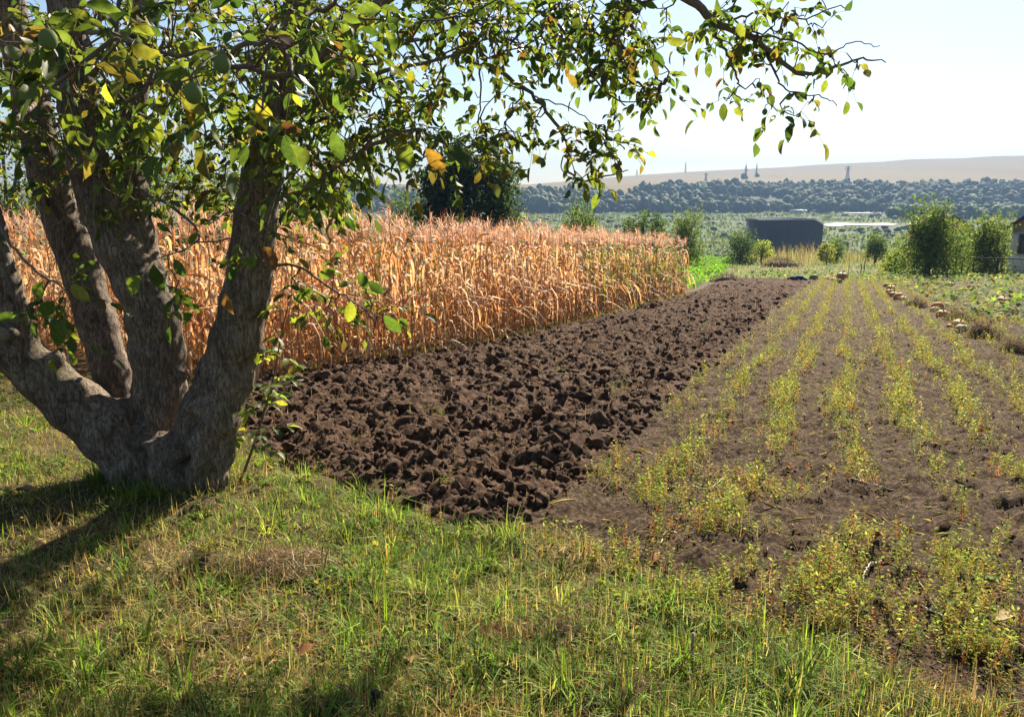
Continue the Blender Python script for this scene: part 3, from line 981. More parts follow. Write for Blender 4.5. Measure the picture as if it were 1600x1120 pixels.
def grey_house():
    Y = 53.0
    base = P(1577, 428, Y); zb = gz(base[0] + 3, Y) - .2
    k = F_PX
    def X(px): return x00 + (P(px, 400, Y)[0] - x00) * 0.86
    def Z(py): return P(1577, py, Y)[2]
    x00 = P(1577, 400, Y)[0]
    x0 = x00; w = 7.5; x1 = x0 + w; xm = (x0 + x1) / 2
    ez = Z(352); pz = Z(397)
    o = thing('house', 'unplastered grey block house with dark gable roof at the right picture edge', 'house', ((x0 + x1) / 2, Y, zb))
    wall, plinth, brick = (0.62, 0.58, 0.54), (0.66, 0.60, 0.54), (0.40, 0.29, 0.24)
    ridge = ez + (xm - x0) * 0.80
    D = 8.0
    m = M_HOUSE
    Buf().box((x0 - .06, Y - .06, zb), (x1 + .06, Y + D + .06, pz), plinth).build('plinth', m, o)
    Buf().box((x0, Y, pz), (x1, Y + D, ez - .5), wall).build('wall', m, o)
    b = Buf()
    z0 = ez - .5
    V = [(x0, Y + .02, z0), (x1, Y + .02, z0), (x1, Y + .02, ez), (xm, Y + .02, ridge), (x0, Y + .02, ez)]
    V += [(x, Y + D - .02, z) for x, _, z in V]
    b.add(V, [(0, 1, 2), (0, 2, 4), (4, 2, 3), (5, 7, 6), (5, 9, 7), (9, 8, 7), (0, 4, 9), (0, 9, 5), (1, 6, 7), (1, 7, 2)], brick).build('gable', m, o)
    Buf().box((x0 - .03, Y - .05, z0 - .06), (x1 + .03, Y, z0 + .06), (0.42, 0.40, 0.38)).build('ledge', m, o)
    for sgn in (-1, 1):
        b = Buf(); e = xm + sgn * (w / 2 + .55); ze = ez - .55 * .8
        n_ = np.array((0.0, 0, .16))
        V = []
        for yy_ in (Y - .55, Y + D + .4):
            V += [(e, yy_, ze + .03), (xm, yy_, ridge + .03), (xm, yy_, ridge + .22), (e, yy_, ze + .22)]
        b.add(V, [(0, 1, 2), (0, 2, 3), (4, 6, 5), (4, 7, 6), (0, 4, 5), (0, 5, 1), (3, 2, 6), (3, 6, 7), (0, 3, 7), (0, 7, 4), (1, 5, 6), (1, 6, 2)], (0.085, 0.07, 0.065)).build('roof', M_PLAIN, o)
    wx0, wx1, wz0, wz1 = X(1589), X(1589) + 1.1, Z(396), Z(365)
    wd = Buf().box((wx0, Y - .04, wz0), (wx1, Y + .01, wz1), (0.10, 0.09, 0.085)).build('window', M_PLAIN, o)
    for a_, c_ in ((wx0 - .07, wx0 + .04), (wx1 - .04, wx1 + .07), ((wx0 + wx1) / 2 - .04, (wx0 + wx1) / 2 + .04)):
        Buf().box((a_, Y - .09, wz0), (c_, Y - .043, wz1), (0.2, 0.16, 0.13)).build('frame', M_PLAIN, wd)
    Buf().box((wx0 - .15, Y - .16, wz0 - .08), (wx1 + .15, Y - .01, wz0 - .003), (0.45, 0.43, 0.4)).build('sill', M_PLAIN, wd)
    # the gable looks up the garden, square to the rows' end: turn the whole house about its near corner
    a = -math.radians(36)
    dx, dy = o.location.x - x0, 0.0
    o.location = (x0 + dx * math.cos(a), Y + dx * math.sin(a), zb)
    o.rotation_euler = (0, 0, a)


M_HOUSE = mat_attr('rough_render', 0.9, 0, var=0.22, vscale=2.5, spec=.15, bump=.5)
grey_house()


def brick_hut():
    Y = 88.0
    def X(px): return P(px, 355, Y)[0]
    def Z(py): return P(1490, py, Y)[2]
    x0, x1, xm = X(1456), X(1517), X(1486)
    zb = gz(xm, Y) - .3
    ez, rz = Z(354), Z(338)
    o = thing('outbuilding', 'small red brick outbuilding with a grey gable roof behind the hedge bush', 'outbuilding', (xm, Y, zb))
    b = Buf(); D = 5.0
    V = [(x0, Y, zb), (x1, Y, zb), (x1, Y, ez), (xm, Y, rz), (x0, Y, ez)]; V += [(x, Y + D, z) for x, _, z in V]
    b.add(V, [(0, 1, 2), (0, 2, 4), (4, 2, 3), (5, 7, 6), (5, 9, 7), (9, 8, 7), (0, 4, 9), (0, 9, 5), (1, 6, 7), (1, 7, 2)], (0.24, 0.12, 0.09)).build('wall', M_HOUSE, o)
    for sgn, xe in ((-1, x0 - .3), (1, x1 + .3)):
        b = Buf(); ze = ez - (rz - ez) / (x1 - xm) * .3; V = []
        for yy_ in (Y - .3, Y + D + .3): V += [(xe, yy_, ze + .02), (xm, yy_, rz + .02), (xm, yy_, rz + .17), (xe, yy_, ze + .17)]
        b.add(V, [(0, 1, 2), (0, 2, 3), (4, 6, 5), (4, 7, 6), (0, 4, 5), (0, 5, 1), (3, 2, 6), (3, 6, 7), (0, 3, 7), (0, 7, 4), (1, 5, 6), (1, 6, 2)], (0.2, 0.18, 0.17)).build('roof', M_PLAIN, o)
    Buf().box((xm - .35, Y - .05, ez - 1.2), (xm + .35, Y + .02, ez - .2), (0.35, 0.35, 0.36)).build('window', M_PLAIN, o)
    Buf().box((xm - .16, Y + 1.5, rz - .1), (xm + .16, Y + 1.8, rz + .45), (0.55, 0.5, 0.45)).build('chimney', M_PLAIN, o)


brick_hut()

# wire fence: steel posts under one rail
fb = G(1556, 434)
fo = thing('wire_fence', 'rusty steel pipe fence with one top rail in front of the grey house', 'fence', fb)
ftop = P(1556, 404, fb[1])[2]
for px, r_ in ((1501, .035), (1519, .035), (1556, .07), (1640, .05)):
    p = P(px, 433, fb[1] + (1556 - px) * 0.012); p[2] = gz(p[0], p[1])
    Buf().tube([p + (0, 0, -.2), (p[0], p[1], ftop + .04 + (0.03 if r_ > .05 else 0))], [r_, r_], (0.035, 0.03, 0.028), 8).build('post', M_PLAIN, fo)
a_ = P(1501, 404, fb[1] + .66); c_ = P(1650, 404, fb[1] - 1.1)
a_[2] = c_[2] = ftop
Buf().tube([a_, c_], [.035, .035], (0.03, 0.027, 0.025), 8).build('rail', M_PLAIN, fo)
b = Buf()
for k in range(24):
    t = k / 23; p = a_ + (c_ - a_) * t
    b.tube([(p[0], p[1], gz(p[0], p[1]) + .05), (p[0], p[1], ftop)], [.006, .006], (0.06, 0.05, 0.045), 3, False)
for k in range(5):
    zz = np.array((0, 0, -.22 * (k + 1))); b.tube([a_ + zz, c_ + zz], [.006, .006], (0.06, 0.05, 0.045), 3, False)
b.build('wire_mesh', M_PLAIN, fo)
# wooden stakes in the weeds
for px, py, h, lb in ((1344, 432, .75, 'left of two short dark wooden stakes in the pumpkin vines'), (1349, 430, .95, 'right taller of two dark wooden stakes in the pumpkin vines'), (1324, 440, 1.1, 'thin upright cane beside the pumpkin heap')):
    p = G(px, py)
    tag(Buf().tube([p + (0, 0, -.1), p + (.02, 0, h * .5), p + (.03, .02, h)], [.035, .032, .022] if py < 440 else [.012, .011, .008], (0.07, 0.055, 0.045), 7).build('wooden_stake', M_WOODY), lb, 'stake')

# ================================================================== the maize
def strip(c, w, side, col, fold=0.25):
    """leaf blade along centre line c; three verts per row so that it folds along the midrib"""
    c = np.asarray(c); n = len(c)
    tg = np.gradient(c, axis=0); tg /= np.linalg.norm(tg, axis=1)[:, None] + 1e-9
    sd_ = side - (tg * side).sum(1)[:, None] * tg; sd_ /= np.linalg.norm(sd_, axis=1)[:, None] + 1e-9
    nm = np.cross(sd_, tg)
    V = []; f = []
    for i in range(n):
        V += [c[i] - sd_[i] * w[i] / 2 + nm[i] * w[i] * fold, c[i], c[i] + sd_[i] * w[i] / 2 + nm[i] * w[i] * fold]
    for i in range(n - 1):
        a = 3 * i
        f += [(a, a + 1, a + 4), (a, a + 4, a + 3), (a + 1, a + 2, a + 5), (a + 1, a + 5, a + 4)]
    return np.array(V), np.array(f), np.repeat(np.asarray(col)[None], len(V), 0)


CORN_L = [(0.53, 0.345, 0.17), (0.60, 0.45, 0.26), (0.43, 0.235, 0.10), (0.64, 0.52, 0.34), (0.29, 0.15, 0.07)]
CORN_G = [(0.20, 0.29, 0.06), (0.30, 0.34, 0.08), (0.13, 0.21, 0.05)]


def corn_plant(green, seed, nleaf=11, seg=5):
    r = np.random.default_rng(seed)
    H = 1.80 * r.uniform(.95, 1.06)
    lean = r.normal(size=2) * .05
    zs = np.linspace(0, H, 6)
    ax = np.column_stack([lean[0] * (zs / H) ** 2 * H + .01 * r.normal(size=6), lean[1] * (zs / H) ** 2 * H + .01 * r.normal(size=6), zs])
    ax[0] = (0, 0, -.06)
    sb = Buf().tube(ax, np.linspace(.013, .005, 6), (0.46, 0.33, 0.17), 5, False)
    stalk = (np.vstack(sb.v), np.vstack(sb.f), np.vstack(sb.c))
    leaves = []
    yaw = r.uniform(0, 6.28)
    for k in range(nleaf):
        t = (k + .6) / (nleaf + .3)
        z = .10 + t * (H - .18)
        p0 = np.array([np.interp(z, zs, ax[:, 0]), np.interp(z, zs, ax[:, 1]), z])
        yaw += math.pi + r.normal() * .5
        L = (.50 + .30 * math.sin(math.pi * min(1, t + .12))) * r.uniform(.8, 1.15)
        el = math.radians(r.uniform(55, 84)) if t > .3 else math.radians(r.uniform(20, 65))
        end = math.radians(r.uniform(-98, -68)) if r.random() < .86 else math.radians(r.uniform(-50, 0))
        pts = [p0]; brk = r.uniform(.1, .36)
        for i in range(seg):
            s_ = (i + .5) / seg
            e = el + (end - el) * (1 / (1 + math.exp(-(s_ - brk) * 9)))
            yw = yaw + r.normal() * .12 + .3 * math.sin(s_ * 3 + k)
            pts.append(pts[-1] + L / seg * np.array([math.cos(e) * math.cos(yw), math.cos(e) * math.sin(yw), math.sin(e)]))
        pts = np.array(pts); pts[:, 2] = np.maximum(pts[:, 2], .02)
        tt = np.linspace(0, 1, seg + 1)
        w = (.055 * r.uniform(.5, 1.05)) * (np.minimum(1, .55 + tt * 3) * (1 - tt ** 2.2) + .03)
        tw = r.normal() * .9
        side = np.array([[-math.sin(yaw + tw * a), math.cos(yaw + tw * a), .3 * math.sin(tw * a * 2)] for a in tt])
        isg = green and r.random() < .6 and .35 < t < .95
        c = np.array(CORN_G[r.integers(3)] if isg else CORN_L[r.choice(5, p=[.34, .24, .2, .12, .10])]) * r.uniform(.85, 1.15)
        leaves.append(strip(pts, w, side, c, r.uniform(.1, .5)))
    tb = Buf(); tip = ax[-1]
    tc = np.array((0.58, 0.42, 0.30)) * r.uniform(.9, 1.15)
    tb.tube([tip, tip + (.01, .01, .17), tip + (.02 + .04 * r.normal(), .02, .34)], [.005, .004, .0015], tc, 3, False)
    for k in range(9):
        a = r.uniform(0, 6.28); z0 = tip + (0, 0, .02 + .015 * k); l = r.uniform(.12, .24); e = r.uniform(.5, 1.25)
        d = np.array([math.cos(a) * math.cos(e), math.sin(a) * math.cos(e), math.sin(e)])
        p1 = z0 + d * l * .6; p2 = p1 + (d * .7 - np.array([0, 0, .55])) * l * .5
        V, f, c = strip(np.array([z0, p1, p2]), np.array([.009, .012, .004]), np.repeat([[-math.sin(a), math.cos(a), 0.2]], 3, 0), tc, .2)
        tb.add(V, f, c)
    tassel = (np.vstack(tb.v), np.vstack(tb.f), np.vstack(tb.c))
    zc = H * r.uniform(.42, .55); a = r.uniform(0, 6.28); d = np.array([math.cos(a) * .6, math.sin(a) * .6, -.5 if r.random() < .6 else .7])
    p0 = np.array([np.interp(zc, zs, ax[:, 0]), np.interp(zc, zs, ax[:, 1]), zc])
    eb = Buf().tube([p0, p0 + d * .06, p0 + d * .14, p0 + d * .24], [.008, .024, .025, .006], (0.58, 0.43, 0.27), 6, True)
    ear = (np.vstack(eb.v), np.vstack(eb.f), np.vstack(eb.c))
    return stalk, leaves, tassel, ear


TPL = [corn_plant(k in (2, 4, 6, 8, 9), 100 + k) for k in range(10)]


def me_of(part, name):
    me = Buf().add(*part).mesh(name); me.materials.append(M_CORN); return me


def joined(parts):
    b = Buf()
    for p in parts: b.add(*p)
    return np.vstack(b.v), np.vstack(b.f), np.vstack(b.c)


CM = [dict(stalk=me_of(t[0], 'stalk'), leaf=[me_of(l, 'leaf') for l in t[1]], leaves=me_of(joined(t[1]), 'foliage'), tassel=me_of(t[2], 'tassel'), ear=me_of(t[3], 'ear')) for t in TPL]
rows = []
v_ = -5.55
while v_ > -26:
    ue = 29.3 + .06 * (-5.5 - v_)
    us = np.arange(6.95, ue, .19)
    us = us + R.normal(size=len(us)) * .05
    vv = v_ + R.normal(size=len(us)) * .05 - np.interp(us, [6.9, 8.6, 10.6, 16], [.85, .72, .2, 0])
    rows.append(np.column_stack([us, vv]))
    v_ -= .56
cp = np.vstack(rows)
cp = cp[(cp[:, 1] > -10.5) | (cp[:, 0] < 9.8)]
cX, cY = xy(cp[:, 0], cp[:, 1])
cZ = gz(cX, cY)
# the ones that show largest: the open edge along the ploughed strip and the near headland
expo = np.where(cp[:, 1] > -7.6, 0, 1) * 100 + np.abs(cp[:, 1] + 5.5) * 6 + cp[:, 0] * .18
near_head = (cp[:, 0] < 7.4)
expo = np.where(near_head & (cp[:, 1] > -10.5), 0, expo)
order = np.argsort(expo)
LABEL_C = 'dry orange-brown maize plant in the front rows of the standing crop'
GRP = 'maize plants along the edge of the field'
ksel = order[:300]
dist = np.hypot(cX[ksel], cY[ksel]); ksel = ksel[np.argsort(dist)]
tsel = R.integers(0, 10, len(cX))
grn = fbm(cp[:, 0] * .25, cp[:, 1] * .4, 131, 2) + np.interp(cp[:, 0], [8, 18, 24], [-.12, .12, .15])
tsel = np.where(grn > .41, np.array([2, 4, 6, 8, 9])[R.integers(0, 5, len(cX))], np.array([0, 1, 3, 5, 7])[R.integers(0, 5, len(cX))])
for q, i in enumerate(ksel):
    o = thing('maize_plant', LABEL_C, 'maize', (cX[i], cY[i], cZ[i]), GRP)
    o.rotation_euler = (0, 0, R.uniform(0, 6.28))
    s_ = R.uniform(.93, 1.07); o.scale = (s_, s_, s_)
    m = CM[tsel[i]]
    for nm in ('stalk', 'tassel', 'ear'): link(nm, m[nm], o)
    if q < 70:
        for l in m['leaf']: link('leaf', l, o)
    else:
        link('foliage', m['leaves'], o)
def slim(part):
    """the same blade without its midrib column"""
    V, f, c = part; n = len(V) // 3
    idx = np.sort(np.concatenate([np.arange(n) * 3, np.arange(n) * 3 + 2]))
    f2 = [q for i in range(n - 1) for q in ((2 * i, 2 * i + 1, 2 * i + 3), (2 * i, 2 * i + 3, 2 * i + 2))]
    return V[idx], np.array(f2), c[idx]


b = Buf()
rest = order[300:]
for t in range(10):
    tas = TPL[t][2]
    tv, tf, tc = joined([TPL[t][0], *[slim(l) for l in TPL[t][1]], tas])
    ii = rest[tsel[rest] == t]
    s_ = R.uniform(.92, 1.1, len(ii))
    b.scatter(tv, tf, rotz(R.uniform(0, 6.28, len(ii))) * s_[:, None, None], np.column_stack([cX[ii], cY[ii], cZ[ii]]), R.uniform(.82, 1.12, (len(ii), 1)) * np.ones(3), tc)
tag(b.build('maize_crop', M_CORN), 'dense dry maize crop behind the front rows', 'maize', kind='stuff')

# ================================================================== the walnut tree
def px_r(w, p): return w / 2 * project(np.array(p))[2] / F_PX


tb = G(265, 768)
BASE = np.array([P(265, 760, tb[1] + .32)[0], tb[1] + .32, 0]); BASE[2] = gz(BASE[0], BASE[1])
TREE = thing('walnut_tree', 'many-stemmed walnut tree with grey bark leaning over the turf at the left', 'tree', BASE)
YB = BASE[1]
STEMS = {
    'A': [(258, 778, 100, -.05), (215, 718, 104, -.08), (165, 670, 94, -.10), (106, 623, 84, -.13), (50, 573, 77, -.19), (0, 527, 72, -.26), (-60, 465, 66, -.36), (-130, 370, 58, -.45), (-210, 230, 50, -.6), (-300, 40, 40, -.7)],
    'A2': [(36, 552, 58, -.2), (20, 492, 58, -.26), (2, 430, 51, -.28), (-22, 340, 46, -.25), (-46, 220, 40, -.2), (-76, 40, 32, -.1), (-110, -160, 22, 0)],
    'B': [(225, 745, 80, .14), (198, 655, 56, .2), (172, 575, 54, .24), (148, 490, 57, .28), (122, 410, 57, .33), (92, 325, 55, .38), (66, 235, 54, .42), (42, 130, 52, .45), (20, 40, 48, .5), (-5, -90, 42, .5), (-40, -240, 30, .5)],
    'C': [(252, 775, 110, .06), (249, 690, 84, .10), (249, 610, 80, .10), (244, 540, 82, .08), (233, 480, 80, .04), (206, 425, 74, .02), (172, 362, 66, .02), (146, 290, 60, .02), (128, 210, 57, .02), (116, 120, 60, .0), (104, 20, 56, 0), (90, -110, 48, 0), (70, -260, 36, 0)],
    'C2': [(238, 510, 80, .06), (226, 440, 68, .1), (212, 370, 60, .14), (204, 290, 52, .18), (206, 200, 44, .2), (214, 110, 37, .22), (224, 20, 33, .22), (240, -120, 26, .2), (250, -260, 18, .2)],
    'D': [(298, 775, 104, -.12), (310, 705, 104, -.14), (333, 640, 92, -.12), (354, 580, 86, -.06), (371, 520, 80, -.06), (385, 450, 76, -.05), (395, 380, 72, -.05), (404, 310, 67, -.05), (418, 240, 60, -.08), (436, 165, 52, -.12), (450, 90, 44, -.15), (462, 10, 38, -.2), (470, -110, 30, -.3), (480, -240, 22, -.3)],
}
skel = []        # (point, radius)
b = Buf()
for nm, st in STEMS.items():
    pts = np.array([P(x, y, YB + dy) for x, y, w, dy in st])
    rad = np.array([px_r(w, p) for (x, y, w, dy), p in zip(st, pts)])
    if st[0][1] > 700:
        pts = np.vstack([pts[0] + (0, 0, -.35), pts]); rad = np.concatenate([[rad[0] * 1.15], rad])
    n = len(pts) * 5
    cp_ = crspline(np.column_stack([pts, rad]), n)
    ax, rd = cp_[:, :3], np.maximum(cp_[:, 3], .01)
    b.tube(ax, rd * (1 + .05 * np.sin(np.arange(n) * 1.3)), (0.2, .16, .12), 14)
    for k in range(n):
        if ax[k, 2] > BASE[2] + 1.1: skel.append((ax[k], rd[k]))
# root flare and burls
for a in np.linspace(0, 2 * np.pi, 8, endpoint=False):
    d = np.array([math.cos(a), math.sin(a), 0])
    b.tube([BASE + d * .16 + (0, 0, .30), BASE + d * .25 + (0, 0, .06), BASE + d * .38 + (0, 0, -.14)], [.13, .11, .06], (0, 0, 0), 9)
for x, y, r_, dy in ((258, 694, .085, -.2), (256, 740, .085, -.24), (215, 720, .08, -.22), (190, 640, .075, .02), (284, 585, .04, .06), (88, 560, .06, -.2), (405, 548, .05, -.03), (120, 606, .07, -.2), (330, 745, .11, -.2)):
    c = P(x, y, YB + dy)
    b.add(ICO2 * r_ * (1, 1, 1.15) + c, ICO2F, (0, 0, 0))
tmp = b.build('tmp_trunk', M_BARK)
rm = tmp.modifiers.new('r', 'REMESH'); rm.mode = 'VOXEL'; rm.voxel_size = 0.0205; rm.use_smooth_shade = True
sm = tmp.modifiers.new('s', 'SMOOTH'); sm.iterations = 2; sm.factor = .5
dg = bpy.context.evaluated_depsgraph_get()
me = bpy.data.meshes.new_from_object(tmp.evaluated_get(dg))
bpy.data.objects.remove(tmp)
nv = len(me.vertices); co = np.empty(nv * 3, np.float32); me.vertices.foreach_get('co', co); co = co.reshape(-1, 3).astype(float)
no = np.empty(nv * 3, np.float32); me.vertices.foreach_get('normal', no); no = no.reshape(-1, 3)
st_ = co * np.array([1, 1, .35])
low_ = np.clip((BASE[2] + .9 - co[:, 2]) / .9, 0, 1)
dsp = .035 * n3(st_, 4, 201) + (.014 + .05 * low_ ** 2) * n3(st_, 11, 203) + (.012 + .02 * low_) * n3(st_, 26, 205) + .010 * n3(co, 45, 207)
co = co + no * dsp[:, None]
# deep folds where the stems grow into each other, and a rotted hollow
vx, vy, vf = project(co)
front_ = (no * (co - CAM)).sum(1) < 0
for line, dep, wd in (([(212, 650), (210, 690), (222, 730), (228, 775)], .075, 9), ([(300, 655), (284, 690), (286, 725), (276, 755)], .06, 8), ([(284, 728), (274, 742)], .07, 10), ([(246, 672), (262, 668), (276, 682)], .03, 6), ([(190, 650), (170, 690), (178, 730)], .03, 7), ([(330, 700), (322, 740), (318, 770)], .025, 6), ([(240, 600), (252, 650)], .025, 6)):
    dd = np.full(nv, 1e9)
    for (x1, y1), (x2, y2) in zip(line[:-1], line[1:]):
        tt = np.clip(((vx - x1) * (x2 - x1) + (vy - y1) * (y2 - y1)) / ((x2 - x1) ** 2 + (y2 - y1) ** 2), 0, 1)
        dd = np.minimum(dd, np.hypot(vx - x1 - tt * (x2 - x1) + 5 * np.sin(vy * .13), vy - y1 - tt * (y2 - y1)))
    co = co - no * (front_ * dep * np.exp(-(dd / wd) ** 2))[:, None]
co -= BASE[None]
me.vertices.foreach_set('co', co.astype(np.float32).ravel()); me.update()
me.name = 'trunk'; me.materials.clear(); me.materials.append(M_BARK)
me.polygons.foreach_set('use_smooth', np.ones(len(me.polygons), bool))
link('trunk', me, TREE)
# sawn stub on the low left limb
p = P(4, 522, YB - .42); q = P(24, 515, YB - .28)
Buf().tube([q, p], [.06, .055], (0.3, 0.24, 0.18), 12).build('stub', M_BARK, TREE)
Buf().tube([p + (p - q) * .01, p + (p - q) * .06], [.047, .045], (0.2, 0.155, 0.115), 12).build('sawn_face', M_WOODY, TREE)

# boughs and branches traced over the garden
BR = [
    ([(436, 150, -.1), (500, 85, -.15), (578, 20, -.2), (690, -55, -.25), (830, -80, -.3), (965, -45, -.35), (1075, -2, -.4), (1120, 36, -.4), (1168, 55, -.4), (1199, 79, -.4), (1244, 115, -.4), (1300, 108, -.42), (1345, 92, -.4), (1384, 98, -.4)], .052, .003),
    ([(1112, 30, -.4), (1124, 62, -.42), (1146, 104, -.45), (1153, 130, -.45), (1150, 148, -.45), (1172, 160, -.45)], .010, .003),
    ([(1199, 79, -.4), (1212, 120, -.4), (1226, 139, -.4), (1280, 150, -.42), (1308, 166, -.42)], .008, .0025),
    ([(1120, 36, -.4), (1190, 20, -.35), (1250, 30, -.35), (1300, 12, -.3), (1330, 14, -.3)], .008, .0025),
    ([(1168, 55, -.4), (1230, 62, -.5), (1290, 85, -.5), (1330, 65, -.5), (1375, 72, -.5)], .007, .0025),
    ([(640, -30, -.2), (700, 25, -.2), (746, 75, -.25), (771, 104, -.25), (836, 150, -.3), (871, 200, -.3), (886, 232, -.3), (892, 272, -.3), (920, 283, -.3), (958, 272, -.3), (982, 266, -.3)], .02, .003),
    ([(746, 75, -.25), (751, 150, -.25), (744, 218, -.25)], .008, .003),
    ([(886, 232, -.3), (878, 262, -.3), (896, 282, -.32), (918, 300, -.32)], .005, .002),
    ([(836, 150, -.3), (900, 175, -.3), (950, 205, -.3), (975, 200, -.3)], .005, .002),
    ([(830, -80, -.3), (860, 10, -.35), (905, 85, -.4), (960, 155, -.4), (1025, 158, -.4)], .013, .003),
    ([(965, -45, -.35), (985, 40, -.5), (1035, 95, -.5), (1045, 130, -.5)], .010, .003),
    ([(404, 318, -.05), (470, 300, -.3), (560, 240, -.6), (645, 205, -.9), (720, 245, -1.1), (752, 262, -1.1)], .022, .004),
    ([(430, 190, -.1), (520, 150, -.4), (610, 110, -.7), (700, 90, -.9), (760, 60, -1.)], .022, .004),
    ([(450, 90, -.15), (560, 90, .3), (660, 60, .5), (760, 30, .6)], .022, .004),
    ([(216, 110, .2), (270, 140, -.6), (330, 110, -1.4), (420, 60, -2.2), (470, 130, -2.6)], .024, .005),
    ([(42, 130, .45), (90, 60, -.5), (150, 50, -1.3), (215, 70, -2.0), (245, 120, -2.4)], .02, .005),
    ([(116, 120, 0), (60, 160, -.9), (10, 190, -1.6), (-60, 180, -2)], .018, .005),
    ([(146, 290, .02), (80, 215, -.7), (20, 200, -1.2)], .012, .004),
    ([(-25, 310, -.25), (20, 385, -.8), (75, 435, -1.1), (125, 462, -1.3)], .012, .004),
    ([(204, 290, .18), (270, 325, -.5), (312, 372, -1.), (262, 400, -1.5)], .014, .004),
    ([(390, 425, -.05), (460, 415, -.25), (520, 452, -.35), (570, 482, -.4), (625, 512, -.45)], .012, .003),
    ([(404, 310, -.05), (360, 330, -.6), (320, 350, -1.)], .012, .004),
    ([(250, -260, .2), (420, -420, 0), (640, -500, -.3), (900, -420, -.5)], .04, .008),
    ([(70, -260, 0), (100, -460, -.5), (160, -640, -1.)], .04, .008),
    ([(480, -240, -.3), (620, -330, .5), (760, -380, 1.), (900, -330, 1.3)], .04, .008),
    ([(-40, -240, .5), (-140, -400, 1), (-260, -500, 1.6)], .04, .008),
]
for pts, r0, r1 in BR:
    q = np.array([P(x, y, YB + dy) for x, y, dy in pts])
    n = len(q) * 5
    ax = crspline(q, n); ax[1:-1] += R.normal(size=(n - 2, 3)) * .006
    rd = r0 + (r1 - r0) * np.linspace(0, 1, n) ** .8
    Buf().tube(ax, rd, (0.17, 0.13, 0.095), 7).build('branch', M_WOODY, TREE, smooth=True)
    for k in range(2, n): skel.append((ax[k], rd[k]))

# spurs: leaf-bearing nodes spread through the crown, joined to the nearest branch by twigs
ZONES = [
    ([(0, -10), (560, -10), (560, 320), (430, 345), (300, 320), (0, 300)], 700, -.8, 1.9),
    ([(0, 0), (620, 0), (560, 150), (330, 190), (0, 150)], 60, -2.9, -1.9),
    ([(430, 0), (740, 0), (735, 60), (690, 170), (630, 230), (560, 285), (430, 310)], 215, -1.3, .8),
    ([(620, -10), (1050, -10), (1035, 70), (960, 130), (840, 85), (740, 90)], 180, -.9, .5),
    ([(735, 110), (870, 150), (850, 215), (740, 240)], 26, -.5, .1),
    ([(865, 185), (960, 190), (990, 235), (940, 255), (905, 290), (880, 260)], 22, -.45, -.15),
    ([(930, 120), (1050, 110), (1040, 165), (960, 165)], 18, -.5, -.2),
    ([(1060, 0), (1280, 0), (1350, 70), (1350, 120), (1310, 120), (1240, 125), (1200, 100), (1110, 60)], 60, -.55, -.25),
    ([(1120, 100), (1200, 130), (1310, 150), (1300, 185), (1200, 185), (1110, 150)], 14, -.5, -.3),
    ([(600, 180), (770, 215), (780, 285), (690, 255), (600, 270)], 18, -1.3, -.7),
    ([(30, 425), (140, 430), (140, 540), (40, 530)], 11, -1.4, -1.0),
    ([(230, 395), (310, 395), (310, 440), (235, 450)], 3, -1.6, -1.3),
    ([(430, 400), (560, 410), (640, 500), (610, 530), (480, 500)], 20, -.5, -.2),
    ([(300, 330), (430, 330), (430, 440), (330, 420)], 8, -1.1, -.5),
    ([(-420, -560), (1000, -520), (1250, -160), (1000, -20), (0, -20), (-420, 330)], 210, -2.2, 1.8),
]
nodes = []
for poly, n, y0, y1 in ZONES:
    xs = [p[0] for p in poly]; ys = [p[1] for p in poly]
    got = 0
    while got < n:
        x, y = R.uniform(min(xs), max(xs)), R.uniform(min(ys), max(ys))
        if pip(np.array([x]), np.array([y]), poly)[0]:
            nodes.append(P(x, y, YB + R.uniform(y0, y1))); got += 1
nodes = np.array(nodes)
SK = np.array([s_[0] for s_ in skel])
tree_pts = [p for p in SK]; parent = [-1] * len(SK)
d0 = np.linalg.norm(nodes[:, None] - SK[None], axis=2).min(1)
for i in np.argsort(d0):
    A = np.array(tree_pts)
    d = np.linalg.norm(A - nodes[i], axis=1) + (np.arange(len(A)) < len(SK)) * .04
    j = int(np.argmin(d))
    # long reaches get a knee on the way
    while np.linalg.norm(tree_pts[j] - nodes[i]) > .35:
        v = nodes[i] - tree_pts[j]; l = np.linalg.norm(v)
        k_ = tree_pts[j] + v / l * .25 + R.normal(size=3) * .035 + (0, 0, .02)
        tree_pts.append(k_); parent.append(j); j = len(tree_pts) - 1
    tree_pts.append(nodes[i]); parent.append(j)
tree_pts = np.array(tree_pts); parent = np.array(parent)
cnt = np.zeros(len(tree_pts))
for i in range(len(tree_pts) - 1, len(SK) - 1, -1):
    cnt[i] += 1
    if parent[i] >= len(SK): cnt[parent[i]] += cnt[i]
b = Buf()
leafN = []
for i in range(len(SK), len(tree_pts)):
    a, c = tree_pts[parent[i]], tree_pts[i]
    m = (a + c) / 2 + R.normal(size=3) * .09 * np.linalg.norm(c - a) + (0, 0, -.02)
    r0 = .0019 * math.sqrt(cnt[i] + 1) + .0006
    b.tube([a, m, c], [r0 * 1.15, r0, r0 * .85], (0.13, 0.095, 0.07), 4, False)
    leafN.append((c, c - a, 1.0 if cnt[i] < 3 else .6))
b.build('twigs', M_WOODY, TREE, stuff=True)

